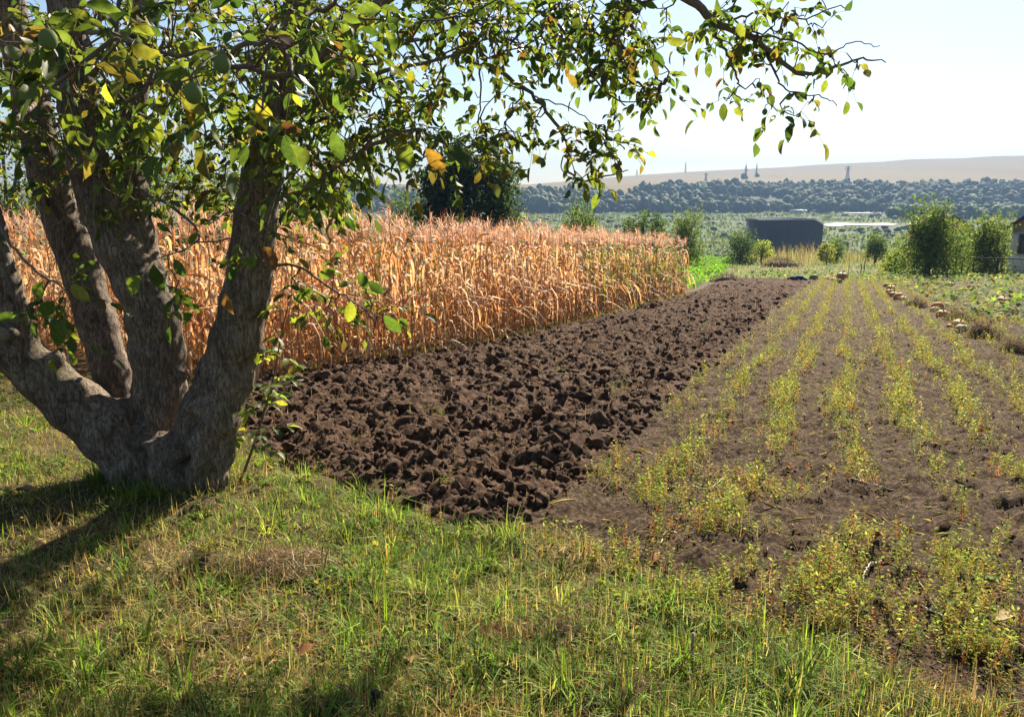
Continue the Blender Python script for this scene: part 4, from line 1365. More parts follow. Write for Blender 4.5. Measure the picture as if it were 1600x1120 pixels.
# leaflets
def leaflet(droop, fold, wave):
    rows = [(.16, .30), (.42, .50), (.68, .45), (.88, .22)]
    V = [(0, 0, 0)]
    for t, w in rows:
        z = -droop * t * t
        V += [(-w * .5, t, z + fold * w + wave * math.sin(t * 9)), (0, t, z), (w * .5, t, z + fold * w - wave * math.sin(t * 8 + 1))]
    V += [(0.02, 1.0, -droop * 1.05)]
    f = [(0, 2, 1), (0, 3, 2)]
    for i in range(3):
        a = 1 + 3 * i
        f += [(a, a + 1, a + 4), (a, a + 4, a + 3), (a + 1, a + 2, a + 5), (a + 1, a + 5, a + 4)]
    a = 10
    f += [(a, a + 1, 13), (a + 1, a + 2, 13)]
    return np.array(V), np.array(f)


LEAFT = [leaflet(.12, .12, .02), leaflet(.3, .22, .03), leaflet(.05, .3, .04), leaflet(.45, .15, .05), leaflet(.2, .5, .06)]
PAL_W = [(0.032, 0.056, 0.02), (0.05, 0.082, 0.025), (0.085, 0.115, 0.03), (0.15, 0.165, 0.035), (0.21, 0.18, 0.04), (0.11, 0.055, 0.028), (0.16, 0.09, 0.03)]
PAL_WW = [2.8, 4.0, 3.6, 1.9, .3, .6, .2]
LP, LD, LU, LS, LC = [], [], [], [], []
rb = Buf()
for c, dirv, dens in leafN:
    px_, py_, f_ = project(c)
    right = px_ > 1060
    nc = 1 + (R.random() < (.35 if right else .75)) if R.random() < dens else 0
    base_col = pick(PAL_W, 1, PAL_WW)[0]
    for _ in range(nc):
        d = dirv / (np.linalg.norm(dirv) + 1e-6) * .6 + R.normal(size=3) * .6 + (0, 0, -.25)
        d /= np.linalg.norm(d)
        L = R.uniform(.10, .20)
        nl = int(R.choice([3, 5, 5, 7]))
        sidev = np.cross(d, (0, 0, 1)); sidev /= np.linalg.norm(sidev) + 1e-6
        tip = c + d * L + (0, 0, -.3 * L)
        mid = c + d * L * .55 + (0, 0, -.05 * L)
        rb.tube([c, mid, tip], [.0016, .0014, .001], (0.17, 0.16, 0.06), 3, False)
        for k in range(nl):
            if k == nl - 1: p0, dd, sz = tip, d + (0, 0, -.5), 1.15
            else:
                t = .35 + .6 * (k // 2) / max(1, (nl - 1) // 2)
                p0 = c + (mid - c) * min(1, t / .55) if t < .55 else mid + (tip - mid) * (t - .55) / .45
                dd = d * .7 + sidev * (1 if k % 2 else -1) * R.uniform(.7, 1.2) + (0, 0, -R.uniform(.1, .9)); sz = R.uniform(.7, 1)
            LP.append(p0); LD.append(dd + R.normal(size=3) * .25); LU.append(np.array([0, 0, 1.]) + R.normal(size=3) * .8)
            LS.append(sz * R.uniform(.052, .09)); LC.append(base_col * .5 + pick(PAL_W, 1, PAL_WW)[0] * .5 if R.random() < .75 else pick(PAL_W, 1, PAL_WW)[0])
rb.build('leaf_stalks', M_LEAF, TREE, stuff=True)
LP, LD, LU, LS, LC = map(np.array, (LP, LD, LU, LS, LC))
# hand-placed large leaves near the camera
MX = basis(LD, LU) * LS[:, None, None]
mid = LP + np.einsum('nij,j->ni', MX, np.array([0, .5, 0]))
ppx, ppy, pf = project(mid)
infr = (ppx > -10) & (ppx < 1610) & (ppy > -10) & (ppy < 1000)
order = np.argsort(-(LS / pf) * infr)
lt = R.integers(0, 5, len(LP))
LME = []
for v, f in LEAFT:
    me = Buf().add(v, f, (1, 1, 1)).mesh('leaf', smooth=True); me.materials.append(M_LEAFO); LME.append(me)
from mathutils import Matrix
for i in order[:278]:
    o = link('leaf', LME[lt[i]], TREE)
    m4 = np.eye(4); m4[:3, :3] = MX[i]; m4[:3, 3] = LP[i] - BASE
    o.matrix_local = Matrix(m4.tolist())
    o.color = (*[float(a) for a in LC[i]], 1)
b = Buf()
for t in range(5):
    ii = order[278:]; ii = ii[lt[ii] == t]
    b.scatter(LEAFT[t][0], LEAFT[t][1], MX[ii], LP[ii], LC[ii])
b.build('foliage', M_LEAF, TREE, smooth=True, stuff=True)
# large leaves hanging in front of the stems: pixel, distance, length, lean, kind of green
for x, y, Y, L, ax_, ci in ((240, 412, 3.25, 54, .1, 0), (222, 432, 3.2, 58, -.9, 2), (272, 405, 3.3, 38, .5, 1), (352, 455, 3.4, 46, .35, 5), (412, 385, 3.5, 50, .5, 5), (400, 395, 3.5, 36, -.5, 1), (85, 470, 3.5, 52, -.9, 1), (68, 438, 3.5, 46, -.5, 2), (100, 500, 3.5, 56, -.4, 1), (60, 505, 3.5, 46, -.8, 0), (110, 445, 3.5, 44, .8, 3), (560, 425, 4.2, 40, .4, 1), (600, 492, 4.2, 46, .7, 1), (548, 470, 4.2, 44, -.1, 3), (525, 420, 4.2, 40, -1.1, 2), (575, 440, 4.2, 36, .9, 0), (445, 210, 2.9, 60, .3, 0), (520, 205, 3.0, 56, .2, 1), (640, 225, 3.4, 56, -.3, 2), (665, 232, 3.4, 54, .7, 6), (700, 228, 3.5, 56, .8, 0), (405, 155, 2.6, 62, .2, 4)):
    p = P(x, y, Y); Lm = L * .86 * project(p)[2] / F_PX
    d = np.array([[math.sin(ax_), R.uniform(-.25, .25), -math.cos(ax_)]])
    Mx = basis(d, np.array([[R.normal() * .35, -1., .25]]))[0] * Lm
    o = link('leaf', LME[R.integers(0, 4)], TREE); m4 = np.eye(4); m4[:3, :3] = Mx; m4[:3, 3] = p - BASE
    o.matrix_local = Matrix(m4.tolist()); o.color = (*PAL_W[ci], 1)
    j = int(np.argmin(np.linalg.norm(tree_pts - p - (0, 0, .03), axis=1))); e = tree_pts[j]
    Buf().tube(crspline([p, p * .6 + e * .4 + (0, 0, .03), e], 7), np.linspace(.0016, .0026, 7), (0.16, 0.13, 0.07), 5, False).build('leaf_stalk', M_WOODY, TREE)
# green walnuts
for x, y, Y, dia in ((75, 62, 2.05, 29), (347, 100, 2.1, 27), (302, 146, 2.0, 30), (1186, 133, YB - .45, 9), (1195, 175, YB - .45, 9), (1280, 8, YB - .3, 9), (1237, 27, YB - .35, 10), (795, 180, YB - .3, 10)):
    p = P(x, y, Y); r_ = px_r(dia, p)
    q = ICO2 * r_ * np.array([.93, .93, 1.12]) * (1 + .03 * n3(ICO2, 3, 7))[:, None]
    bb = Buf().add(q + p, ICO2F, (0.12, 0.17, 0.05)).build('walnut', M_NUT if False else M_PLAIN, TREE, smooth=True)
    j = int(np.argmin(np.linalg.norm(tree_pts - (p + (0, 0, .05)), axis=1)))
    e = tree_pts[j]
    Buf().tube([p + (0, 0, r_), p + (0, 0, r_ + .02), (p + (0, 0, r_ + .02) + e) / 2 + (0, 0, .01), e], [.003, .0028, .003, .003], (0.14, 0.12, 0.06), 5, False).build('fruit_stalk', M_WOODY, TREE)

# suckers sprouting right of the trunk
def sucker(name, label, pts, dy, zones, nleaf, col_w):
    q = [P(x, y, YB + dy) for x, y in pts]; q[0][2] = gz(q[0][0], q[0][1]) - .03
    o = thing(name, label, 'sapling', q[0])
    ax = crspline(q, 24)
    Buf().tube(ax, np.linspace(.011, .003, 24), (0.14, 0.10, 0.07), 7).build('stem', M_WOODY, o, smooth=True)
    n = 0
    for k in range(nleaf):
        t = R.uniform(.25, 1); p = ax[int(t * 23)]
        a = R.uniform(0, 6.28); d = np.array([math.cos(a), math.sin(a), R.uniform(-.2, .5)])
        L = R.uniform(.1, .26)
        mid = p + d * L * .6 + (0, 0, .03); tip = p + d * L
        Buf().tube([p, mid, tip], [.0025, .002, .0012], (0.2, 0.2, 0.06), 4, False).build('leaf_stalk', M_LEAF, o)
        sidev = np.cross(d, (0, 0, 1)); sidev /= np.linalg.norm(sidev)
        for j in range(5):
            dd = d if j == 4 else d * .5 + sidev * (1 if j % 2 else -1)
            p0 = tip if j >= 2 else mid
            Mx = basis((dd + R.normal(size=3) * .2)[None] + np.array([[0, 0, -.3]]), (np.array([0, 0, 1.]) + R.normal(size=3) * .35)[None])[0] * R.uniform(.06, .105)
            l = link('leaf', LME[R.integers(0, 4)], o); m4 = np.eye(4); m4[:3, :3] = Mx; m4[:3, 3] = p0 - q[0]
            l.matrix_local = Matrix(m4.tolist()); l.color = (*pick(PAL_W, 1, col_w)[0], 1)
    return o


sucker('walnut_sucker', 'leafy young walnut shoot rising right of the trunk against the ploughed soil', [(374, 752), (398, 690), (425, 600), (440, 520), (452, 470)], -.02, None, 24, [.5, 2, 4, 4, 1, 0, 0])
sucker('walnut_sucker', 'thin short leaning shoot close to the right foot of the trunk', [(352, 755), (358, 700), (372, 640), (392, 600)], .12, None, 5, [1, 3, 3, 1, .3, .2, 0])

# ================================================================== small growth on the ground
def blade_tpl(bend, w=.5, tw=0.0):
    """unit-high blade, 5 triangles"""
    V = []; ts = (0, .36, .7)
    for t in ts:
        y = bend * t * t; z = t * (1 - .28 * abs(bend) * t)
        ww = w * (1 - t ** 1.7 * .75)
        V += [(-ww / 2, y + tw * t * ww, z), (ww / 2, y - tw * t * ww, z)]
    V.append((0, bend * 1.05, 1 - .42 * abs(bend)))
    return np.array(V), np.array([(0, 1, 3), (0, 3, 2), (2, 3, 5), (2, 5, 4), (4, 5, 6)])


def blade3(bend):
    V = np.array([(-.5, 0, 0), (.5, 0, 0), (-.4, bend * .28, .5), (.4, bend * .28, .5), (0, bend * 1.05, 1 - .42 * abs(bend))])
    return V, np.array([(0, 1, 3), (0, 3, 2), (2, 3, 4)])


BL3 = [blade3(b_) for b_ in (.15, .5, .9, 1.25, .3, .7)]
BL = [blade_tpl(b_, 1.0, t_) for b_, t_ in ((.15, 0), (.5, 0), (.9, 0), (1.25, 0), (.3, 0), (.7, 0))]
SURF_G = lambda x, y: gz(x, y) + np.maximum(garden_h(x, y), 0)
SURF_P = lambda x, y: gz(x, y) + np.maximum(plough_h(x, y), 0)


def sow(b, x, y, z, h, w, col, lean=.35, BL=BL3):
    n = len(x)
    t = R.integers(0, len(BL), n)
    M = rotz(R.uniform(0, 6.28, n)) @ rotx(R.normal(size=n) * lean) @ scl(w, h, h)
    T = np.column_stack([x, y, z])
    for k in range(len(BL)):
        i = t == k
        b.scatter(BL[k][0], BL[k][1], M[i], T[i], col[i])


G_GREEN = [(0.10, 0.18, 0.03), (0.155, 0.235, 0.036), (0.22, 0.28, 0.05), (0.07, 0.125, 0.03)]
G_DRY = [(0.36, 0.27, 0.13), (0.46, 0.36, 0.19), (0.26, 0.19, 0.085), (0.30, 0.26, 0.10)]
G_BROWN = [(0.17, 0.095, 0.05), (0.23, 0.14, 0.07)]


def turf_points(n):
    m = n // 2
    px_ = R.uniform(-250, 1850, n * 3); py_ = R.uniform(585, 1300, n * 3)
    q = CAM[2] / 1.0
    x = (px_ - 800) / F_PX; y = (560 - py_) / F_PX
    dz = -sP + y * cP; dy = cP + y * sP
    t = CAM[2] / (-dz - S * dy)
    X1, Y1 = x * t, dy * t
    X2 = R.uniform(-9, 3.2, n * 3); Y2 = R.uniform(1.0, 10, n * 3)
    k1 = pip(X1, Y1, TURF_POLY); k2 = pip(X2, Y2, TURF_POLY)
    X = np.concatenate([X1[k1][:int(n * .62)], X2[k2][:int(n * .38)]]); Y = np.concatenate([Y1[k1][:int(n * .62)], Y2[k2][:int(n * .38)]])
    return X, Y


def pblob(pX, pY, px0, py0, rx, ry): return np.exp(-((pX - px0) / rx) ** 2 - ((pY - py0) / ry) ** 2)


def turf_state(X, Y):
    """how lush and how dry the turf is at a spot"""
    pX, pY, _ = project(np.column_stack([X, Y, gz(X, Y)]))
    lush = sum(w_ * pblob(pX, pY, *q) for w_, q in ((1, (760, 850, 120, 40)), (1, (640, 915, 80, 45)), (1, (1230, 1080, 170, 70)), (1, (460, 820, 40, 30)), (1, (590, 800, 70, 35)), (.7, (120, 1050, 180, 80)), (.6, (880, 1080, 130, 40))))
    dryb = sum(w_ * pblob(pX, pY, *q) for w_, q in ((1, (430, 880, 120, 50)), (1, (900, 990, 120, 45)), (1, (150, 700, 140, 40)), (.8, (520, 1000, 120, 40)), (.6, (1000, 900, 140, 30)), (.6, (250, 860, 80, 40))))
    pd = np.clip(.40 + 3.4 * (fbm(X * 1.1, Y * 1.1, 301, 3) - .47) + 1.6 * (fbm(X * 3.6, Y * 3.6, 305, 3) - .47) - .6 * lush + .55 * dryb, .05, .95)
    return lush, pd


b = Buf()
# tufts: blades fanning out of one crown
X, Y = turf_points(4600)
k = (np.hypot(X - BASE[0], Y - BASE[1]) > .34); X, Y = X[k], Y[k]
a_ = R.uniform(0, 6.28, 150); r_ = R.uniform(.30, .46, 150)      # rank growth against the trunk
X, Y = np.concatenate([X, BASE[0] + r_ * np.cos(a_)]), np.concatenate([Y, BASE[1] + r_ * np.sin(a_)])
lush, pd = turf_state(X, Y)
lush[-150:] = .8; pd[-150:] = .3
k = R.random(len(X)) < np.clip(fbm(X * 2.0, Y * 2.0, 315, 3) * 4 - 0.75 + lush, .3, 1); X, Y, lush, pd = X[k], Y[k], lush[k], pd[k]
nt_ = len(X); nb = (R.integers(12, 40, nt_) * (1 + .5 * np.clip(lush, 0, 1))).astype(int)
ti = np.repeat(np.arange(nt_), nb); n = len(ti)
tr = R.uniform(.015, .06, nt_)[ti]; ang = R.uniform(0, 6.28, n); q = np.sqrt(R.random(n))
bx, by = X[ti] + tr * q * np.cos(ang), Y[ti] + tr * q * np.sin(ang)
tuft_h = (np.exp(R.normal(math.log(.08), .45, nt_)) * (1 + .6 * np.clip(lush, 0, 1.2)))[ti]
h = (tuft_h * R.uniform(.5, 1.25, n)).clip(.015, .26)
tdry = (R.random(nt_) < pd)[ti]
dry = np.where(R.random(n) < .2, ~tdry, tdry)
tc_g = pick(G_GREEN, nt_, [3, 4, 3, 2], .25)[ti]; tc_d = pick(G_DRY + G_BROWN, nt_, [3, 2, 3, 3, 1.5, 1.2], .25)[ti]
col = np.where(dry[:, None], tc_d, tc_g) * R.uniform(.75, 1.3, (n, 1))
w = R.uniform(.0035, .0085, n)
lean_ = q * R.uniform(.4, 1.5, n) + .2 * R.normal(size=n) + dry * R.uniform(.1, 1.0, n)
M = rotz(ang - math.pi / 2 + R.normal(size=n) * .5) @ rotx(-lean_ * .75) @ scl(w, h, h)
T = np.column_stack([bx, by, gz(bx, by) - .004]); tt_ = R.integers(0, 6, n)
for k in range(6):
    i = tt_ == k; b.scatter(BL3[k][0], BL3[k][1], M[i], T[i], col[i])
# single blades and clippings between the tufts
X, Y = turf_points(62000)
k = (np.hypot(X - BASE[0], Y - BASE[1]) > .36) & (R.random(len(X)) < np.clip((fbm(X * 2.0, Y * 2.0, 315, 3) - .22) * 7, .35, 1)); X, Y = X[k], Y[k]
n = len(X); lush, pd = turf_state(X, Y)
isdry = R.random(n) < pd
col = np.where(isdry[:, None], pick(G_DRY + G_BROWN, n, [3, 2, 3, 3, 1.5, 1.2]), pick(G_GREEN, n, [3, 4, 3, 2]))
h = np.exp(R.normal(math.log(.04), .45, n)) * (1 + .6 * np.clip(lush, 0, 1.2))
sow(b, X[~isdry], Y[~isdry], gz(X, Y)[~isdry] - .004, h.clip(.012, .16)[~isdry], R.uniform(.003, .0075, n)[~isdry], col[~isdry], .8)
sow(b, X[isdry], Y[isdry], gz(X, Y)[isdry] + .004, h.clip(.012, .16)[isdry] * 1.2, R.uniform(.0026, .006, n)[isdry], col[isdry], 2.4)
# flattened straw and thatch
X, Y = turf_points(30000); n = len(X)
M = rotz(R.uniform(0, 6.28, n)) @ rotx(math.pi / 2 * R.uniform(.75, 1.02, n)) @ scl(R.uniform(.0018, .004, n), R.uniform(.05, .16, n), R.uniform(.05, .16, n))
for k in range(3):
    i = np.arange(k, n, 3)
    b.scatter(BL3[k][0], BL3[k][1], M[i], np.column_stack([X[i], Y[i], gz(X[i], Y[i]) + .008 + .02 * R.random(len(i))]), pick(G_DRY + G_BROWN, len(i), [3, 3, 3, 2, 2, 2]))
tag(b.build('grass', M_TURFG), 'short mixed green and straw-dry grass under the walnut tree', 'grass', kind='stuff')


def herb_tpl(nl, hgt, spread, lsz, seed, stem=True):
    r = np.random.default_rng(seed)
    b = Buf()
    if stem:
        top = np.array([r.normal() * .12, r.normal() * .12, hgt])
        V, f, c = strip(np.array([(0, 0, -.02), top * .5 + (r.normal() * .03, r.normal() * .03, 0), top]), np.array([.022, .018, .008]), np.repeat([[1., .3, 0]], 3, 0), (1.3, .55, .55), .5)
        i3 = np.array([0, 2, 3, 5, 6]); b.add(V[i3], [(0, 1, 3), (0, 3, 2), (2, 3, 4)], c[i3])
    DM = DIAM * np.array([.62, 1, 1]) if stem else DIAM
    for k in range(nl):
        t = (k + .7) / nl; a = k * 2.4 + r.normal() * .4
        p0 = np.array([0, 0, 0]) if not stem else top * t
        rr_ = spread * (1 - .55 * t if stem else r.uniform(.3, 1)) * r.uniform(.5, 1)
        d = np.array([math.cos(a), math.sin(a), r.uniform(-.1, .7)])
        c0 = p0 + d * rr_
        if not stem: c0[2] = max(c0[2] * hgt * 2, .03)
        Mx = basis(d[None] + r.normal(size=(1, 3)) * .3, np.array([[0, 0, 1.]]) + r.normal(size=(1, 3)) * .5)[0] * lsz * r.uniform(.7, 1.3)
        b.add(DM @ Mx.T + c0, DIAMF, np.ones(3) * r.uniform(.8, 1.25))
        if r.random() < .35: b.c[-1] = b.c[-1] * np.array([1.25, .95, .6], np.float32)
    return np.vstack(b.v), np.vstack(b.f), np.vstack(b.c)


HERB = [herb_tpl(13, 1.0, .22, .185, 400 + k) for k in range(8)]
HERB_F = [herb_tpl(6, 1.0, .24, .28, 440 + k) for k in range(6)]
ROSE = [herb_tpl(10, .35, .75, .42, 420 + k, False) for k in range(5)]


def plant(b, tpl, x, y, z, s, col, zs=None):
    n = len(x); t = R.integers(0, len(tpl), n)
    M = rotz(R.uniform(0, 6.28, n)) @ rotx(R.normal(size=n) * .15) @ scl(s, s, s if zs is None else s * zs)
    T = np.column_stack([x, y, z])
    for k in range(len(tpl)):
        i = t == k
        b.scatter(tpl[k][0], tpl[k][1], M[i], T[i], col[i], tpl[k][2])


# broad-leaved herbs in the turf
X, Y = turf_points(11000); n = len(X)
m_ = (fbm(X * 1.7, Y * 1.7, 331, 3) > .45) & (np.hypot(X - BASE[0], Y - BASE[1]) > .45); X, Y = X[m_], Y[m_]; n = len(X)
b = Buf()
plant(b, ROSE, X, Y, gz(X, Y), R.uniform(.025, .062, n), pick([(0.09, 0.15, 0.04), (0.13, 0.19, 0.05), (0.07, 0.12, 0.04), (0.2, 0.22, 0.05)], n), R.uniform(.6, 1.6, n))
X, Y = turf_points(1500); n = len(X)
m_ = (fbm(X * 1.4, Y * 1.4, 335, 3) > .5) & (np.hypot(X - BASE[0], Y - BASE[1]) > .4); X, Y = X[m_], Y[m_]; n = len(X)
plant(b, HERB, X, Y, gz(X, Y), R.uniform(.07, .16, n), pick([(0.09, 0.14, 0.04), (0.14, 0.18, 0.05), (0.2, 0.2, 0.07)], n))
X, Y = turf_points(2400); n = len(X)
m_ = (fbm(X * 1.1, Y * 1.1, 337, 3) > .5) & (np.hypot(X - BASE[0], Y - BASE[1]) > .5); X, Y = X[m_], Y[m_]; n = len(X)
plant(b, ROSE, X, Y, gz(X, Y) + .01, R.uniform(.06, .12, n), pick([(0.08, 0.15, 0.04), (0.12, 0.19, 0.05), (0.18, 0.22, 0.05)], n), R.uniform(.8, 1.8, n))
X, Y = turf_points(3200); n = len(X)          # shrivelled bits of last year's leaves
M = rotrand(n) * R.uniform(.012, .045, n)[:, None, None] * np.array([1, 1, .5])[None, :, None]
b.scatter(DIAM, DIAMF, M, np.column_stack([X, Y, gz(X, Y) + R.uniform(.005, .04, n)]), pick([(0.2, 0.11, 0.055), (0.3, 0.19, 0.10), (0.13, 0.075, 0.04), (0.4, 0.3, 0.17)], n))
tag(b.build('turf_herbs', M_TURFG), 'low broad-leaved weeds scattered through the turf', 'weeds', kind='stuff')

# weed seedlings in rows on the garden soil
us, vs = [], []
for r_ in ROWS:
    n = 2350 if r_ < 1.9 else 1500
    u = 3.2 + 43 * R.random(n) ** 1.7
    g = fbm(u * 1.1, np.full(n, r_ * 7), 341, 3)
    k = R.random(n) < np.clip((g - .2) * 4.0, .25, 1) * (.4 if r_ < -1.2 else 1)
    us.append(u[k]); vs.append(r_ + R.normal(size=k.sum()) * .072 + .06 * np.sin(u[k] * 1.3 + r_))
n = 2000; us.append(3.0 + 42 * R.random(n) ** 1.6); vs.append(R.uniform(-1.4, 4.3, n))
n = 4000; us.append(R.uniform(2.4, 5.2, n)); vs.append(R.uniform(-2.2, 2.6, n))
u, v = np.concatenate(us), np.concatenate(vs)
X, Y = xy(u, v)
k = (signed(X, Y, TURF_POLY) < .12) & (signed(X, Y, PLOUGH_POLY) < .08) & (u < 46)
head = (u < 6.8)
k &= ~(head & (fbm(X * 1.9, Y * 1.9, 345, 3) < .32))
X, Y, u, v = X[k], Y[k], u[k], v[k]; n = len(X)
s_ = R.uniform(.055, .155, n) * np.interp(u, [3, 8, 40], [.85, 1.05, 1.25]) * (.75 + .5 * fbm(X * .8, Y * .8, 351, 2))
rust = np.clip(fbm(X * 1.2, Y * 1.2, 355, 3) * 2.4 - 1.0 + .45 * np.interp(u, [3, 7], [1, 0]), 0, 1)
col = pick([(0.22, 0.27, 0.065), (0.16, 0.23, 0.055), (0.29, 0.31, 0.095), (0.24, 0.21, 0.09)], n, [3, 3, 2, 1])
isr = R.random(n) < rust * .22
col = np.where(isr[:, None], pick([(0.27, 0.13, 0.055), (0.33, 0.2, 0.08), (0.22, 0.10, 0.05)], n), col)
b = Buf(); zz = R.uniform(.8, 1.35, n); nr_ = u < 13
for tp_, i in ((HERB, nr_), (HERB_F, ~nr_)): plant(b, tp_, X[i], Y[i], SURF_G(X[i], Y[i]) - .004, s_[i], col[i], zz[i])
# withered straw, dead leaves and litter lying between the rows
n = 32000
u = 2.6 + 42 * R.random(n) ** 1.8; v = R.uniform(-1.8, 4.5, n); X, Y = xy(u, v)
k = (signed(X, Y, TURF_POLY) < .08) & (signed(X, Y, PLOUGH_POLY) < .15) & (R.random(n) < .25 + 1.1 * fbm(X * 1.3, Y * 1.3, 357, 3)); X, Y = X[k], Y[k]; n = len(X)
Ls = np.exp(R.normal(math.log(.045), .55, n)).clip(.012, .2); D_ = np.hypot(X, Y)
M = rotz(R.uniform(0, 6.28, n)) @ rotx(R.normal(size=n) * .3) @ rotx(np.zeros(n)) @ scl(R.uniform(.004, .010, n) * (1 + D_ * .07), Ls * (1 + D_ * .02), Ls)
b.scatter(DIAM, DIAMF, M, np.column_stack([X, Y, SURF_G(X, Y) + .006]), pick([(0.28, 0.2, 0.115), (0.40, 0.31, 0.19), (0.16, 0.10, 0.058), (0.2, 0.19, 0.08), (0.14, 0.15, 0.055)], n, [3, 1.5, 4, 2, 2]))
# some roots and sprouts on the ploughed strip
n = 1500
u = 3.6 + 30 * R.random(n) ** 1.6; v = R.uniform(-6, -1.5, n); X, Y = xy(u, v)
k = signed(X, Y, PLOUGH_POLY) > .05; X, Y = X[k], Y[k]; n = len(X)
Ls = np.exp(R.normal(math.log(.06), .5, n)).clip(.02, .2)
M = rotz(R.uniform(0, 6.28, n)) @ rotx(math.pi / 2 * R.uniform(.4, 1.0, n)) @ scl(R.uniform(.002, .0045, n), Ls, Ls)
for q in range(6):
    i = np.arange(q, n, 6)
    b.scatter(BL[q][0], BL[q][1], M[i], np.column_stack([X[i], Y[i], SURF_P(X[i], Y[i]) + .008]), pick([(0.30, 0.22, 0.15), (0.4, 0.32, 0.22), (0.17, 0.11, 0.08)], len(i)))
tag(b.build('row_weeds', M_GRASS), 'yellow-green weed seedlings in rows on the dry garden soil', 'weeds', kind='stuff')
b = Buf()
for px_, py_, s0 in ((683, 665, .10), (530, 640, .06), (965, 628, .16), (880, 592, .12), (560, 700, .05), (742, 850, .1), (700, 780, .08), (1100, 520, .14)):
    c = G(px_, py_); m = 9
    x, y = c[0] + R.normal(size=m) * .05, c[1] + R.normal(size=m) * .05
    plant(b, HERB, x, y, SURF_P(x, y), R.uniform(.6, 1.1, m) * s0, pick([(0.12, 0.17, 0.05), (0.2, 0.23, 0.06)], m))
tag(b.build('field_sprouts', M_GRASS), 'few green sprouts left standing among the clods', 'weeds', kind='stuff')

# grass and dry weeds along the foot of the maize
n = 5200
u = R.uniform(7.2, 29, n); off = np.abs(R.normal(size=n)) * .16
X, Y = xy(u, -5.38 + off - .3 - np.interp(u, [6.9, 8.6, 10.6, 16], [.85, .72, .2, 0]) + .1)
b = Buf(); sow(b, X, Y, gz(X, Y), R.uniform(.06, .24, n), R.uniform(.006, .012, n), pick(G_DRY + G_GREEN[2:] + G_BROWN, n, [2, 1, 3, 2, 1, 1, 2, 2]), .4)
tag(b.build('maize_edge_weeds', M_GRASS), 'tufts of dry weeds along the foot of the maize', 'weeds', kind='stuff')

# bright clover plot beyond the maize
cpoly = [G(*p)[:2] for p in ((1078, 403), (1148, 402), (1150, 412), (1112, 440), (1084, 452), (1040, 445), (1030, 412))]
lo, hi = np.min(cpoly, 0), np.max(cpoly, 0)
X, Y = R.uniform(lo[0], hi[0], 60000), R.uniform(lo[1], hi[1], 60000); k = pip(X, Y, cpoly); X, Y = X[k][:16000], Y[k][:16000]; n = len(X)
b = Buf(); b.scatter(DIAM, DIAMF, rotrand(n) * R.uniform(.14, .3, n)[:, None, None], np.column_stack([X, Y, gz(X, Y) + R.uniform(.05, .3, n) * (.6 + .6 * fbm(X * .5, Y * .5, 361, 2))]), pick([(0.07, 0.16, 0.022), (0.10, 0.20, 0.03), (0.14, 0.23, 0.045)], n))
tag(b.build('clover_plot', M_BUSH), 'vivid green clover plot beyond the end of the maize', 'clover', kind='stuff')

# rough meadow and tall dry weeds at the lower end of the plot
X = R.uniform(-30, 95, 70000); Y = 42 + 100 * R.random(70000) ** 1.1
u, v = uv(X, Y)
k = ~pip(X, Y, cpoly) & (signed(X, Y, PLOUGH_POLY) < -.3) & ((u > 46.5) | (v > 4.6)) & ~((v < -5) & (u < 34)) & (np.abs(X / Y) < .85)
X, Y = X[k][:26000], Y[k][:26000]; n = len(X)
tall = np.clip((Y - 88) / 22, 0, 1)
pt = fbm(X * .15, Y * .15, 371, 3)
dry = R.random(n) < np.clip(.25 + .5 * tall + 1.4 * (pt - .47), .08, .92)
col = np.where(dry[:, None], pick([(0.30, 0.21, 0.11), (0.35, 0.24, 0.14), (0.24, 0.14, 0.085), (0.26, 0.24, 0.09)], n), pick([(0.10, 0.15, 0.04), (0.14, 0.19, 0.05), (0.2, 0.22, 0.07)], n))
b = Buf(); sow(b, X, Y, gz(X, Y) - .02, R.uniform(.14, .42, n) * (1 + 6.5 * tall * pt * 2), R.uniform(.03, .085, n), col, .45)
tag(b.build('meadow_weeds', M_GRASS), 'rough meadow with tall tan weeds at the lower end of the plot', 'weeds', kind='stuff')

# reed beds of the valley floor
n = 26000
pq = R.uniform(330, 1760, n); Y = 150 + 570 * R.random(n) ** 1.3; X = (pq - 800) / F_PX * Y
k = (fbm(X * .02, Y * .035, 91, 3) > .38) & ~((np.abs(Y - 405 - 0.05 * X) < 24) & (pq > 1275)) & ~((np.abs(Y - 655) < 28) & (pq > 1300)) & ~((X > 44) & (X < 76) & (Y < 175)); X, Y = X[k], Y[k]; n = len(X)
b = Buf(); sow(b, X, Y, gz(X, Y) - .1, R.uniform(.7, 2.0, n) * (.8 + Y / 900), R.uniform(.35, .9, n) * (.7 + Y / 400), pick([(0.085, 0.12, 0.05), (0.11, 0.14, 0.06), (0.15, 0.155, 0.075), (0.075, 0.10, 0.05)], n), .25)
tag(b.build('reed_bed', M_GRASS), 'grey-green reed beds spread over the valley floor', 'reeds', kind='stuff')

# pumpkin vines
def vine_leaf(seed):
    r = np.random.default_rng(seed); a = np.linspace(0, 2 * np.pi, 11)[:-1]
    rr_ = (1 + .22 * np.cos(5 * a)) * r.uniform(.85, 1.1, 10); rr_[5] *= .5
    V = np.vstack([[(0, 0, -.12)], np.column_stack([rr_ * np.cos(a), rr_ * np.sin(a), .18 * r.normal(size=10)])])
    return V, np.array([(0, 1 + i, 1 + (i + 1) % 10) for i in range(10)])


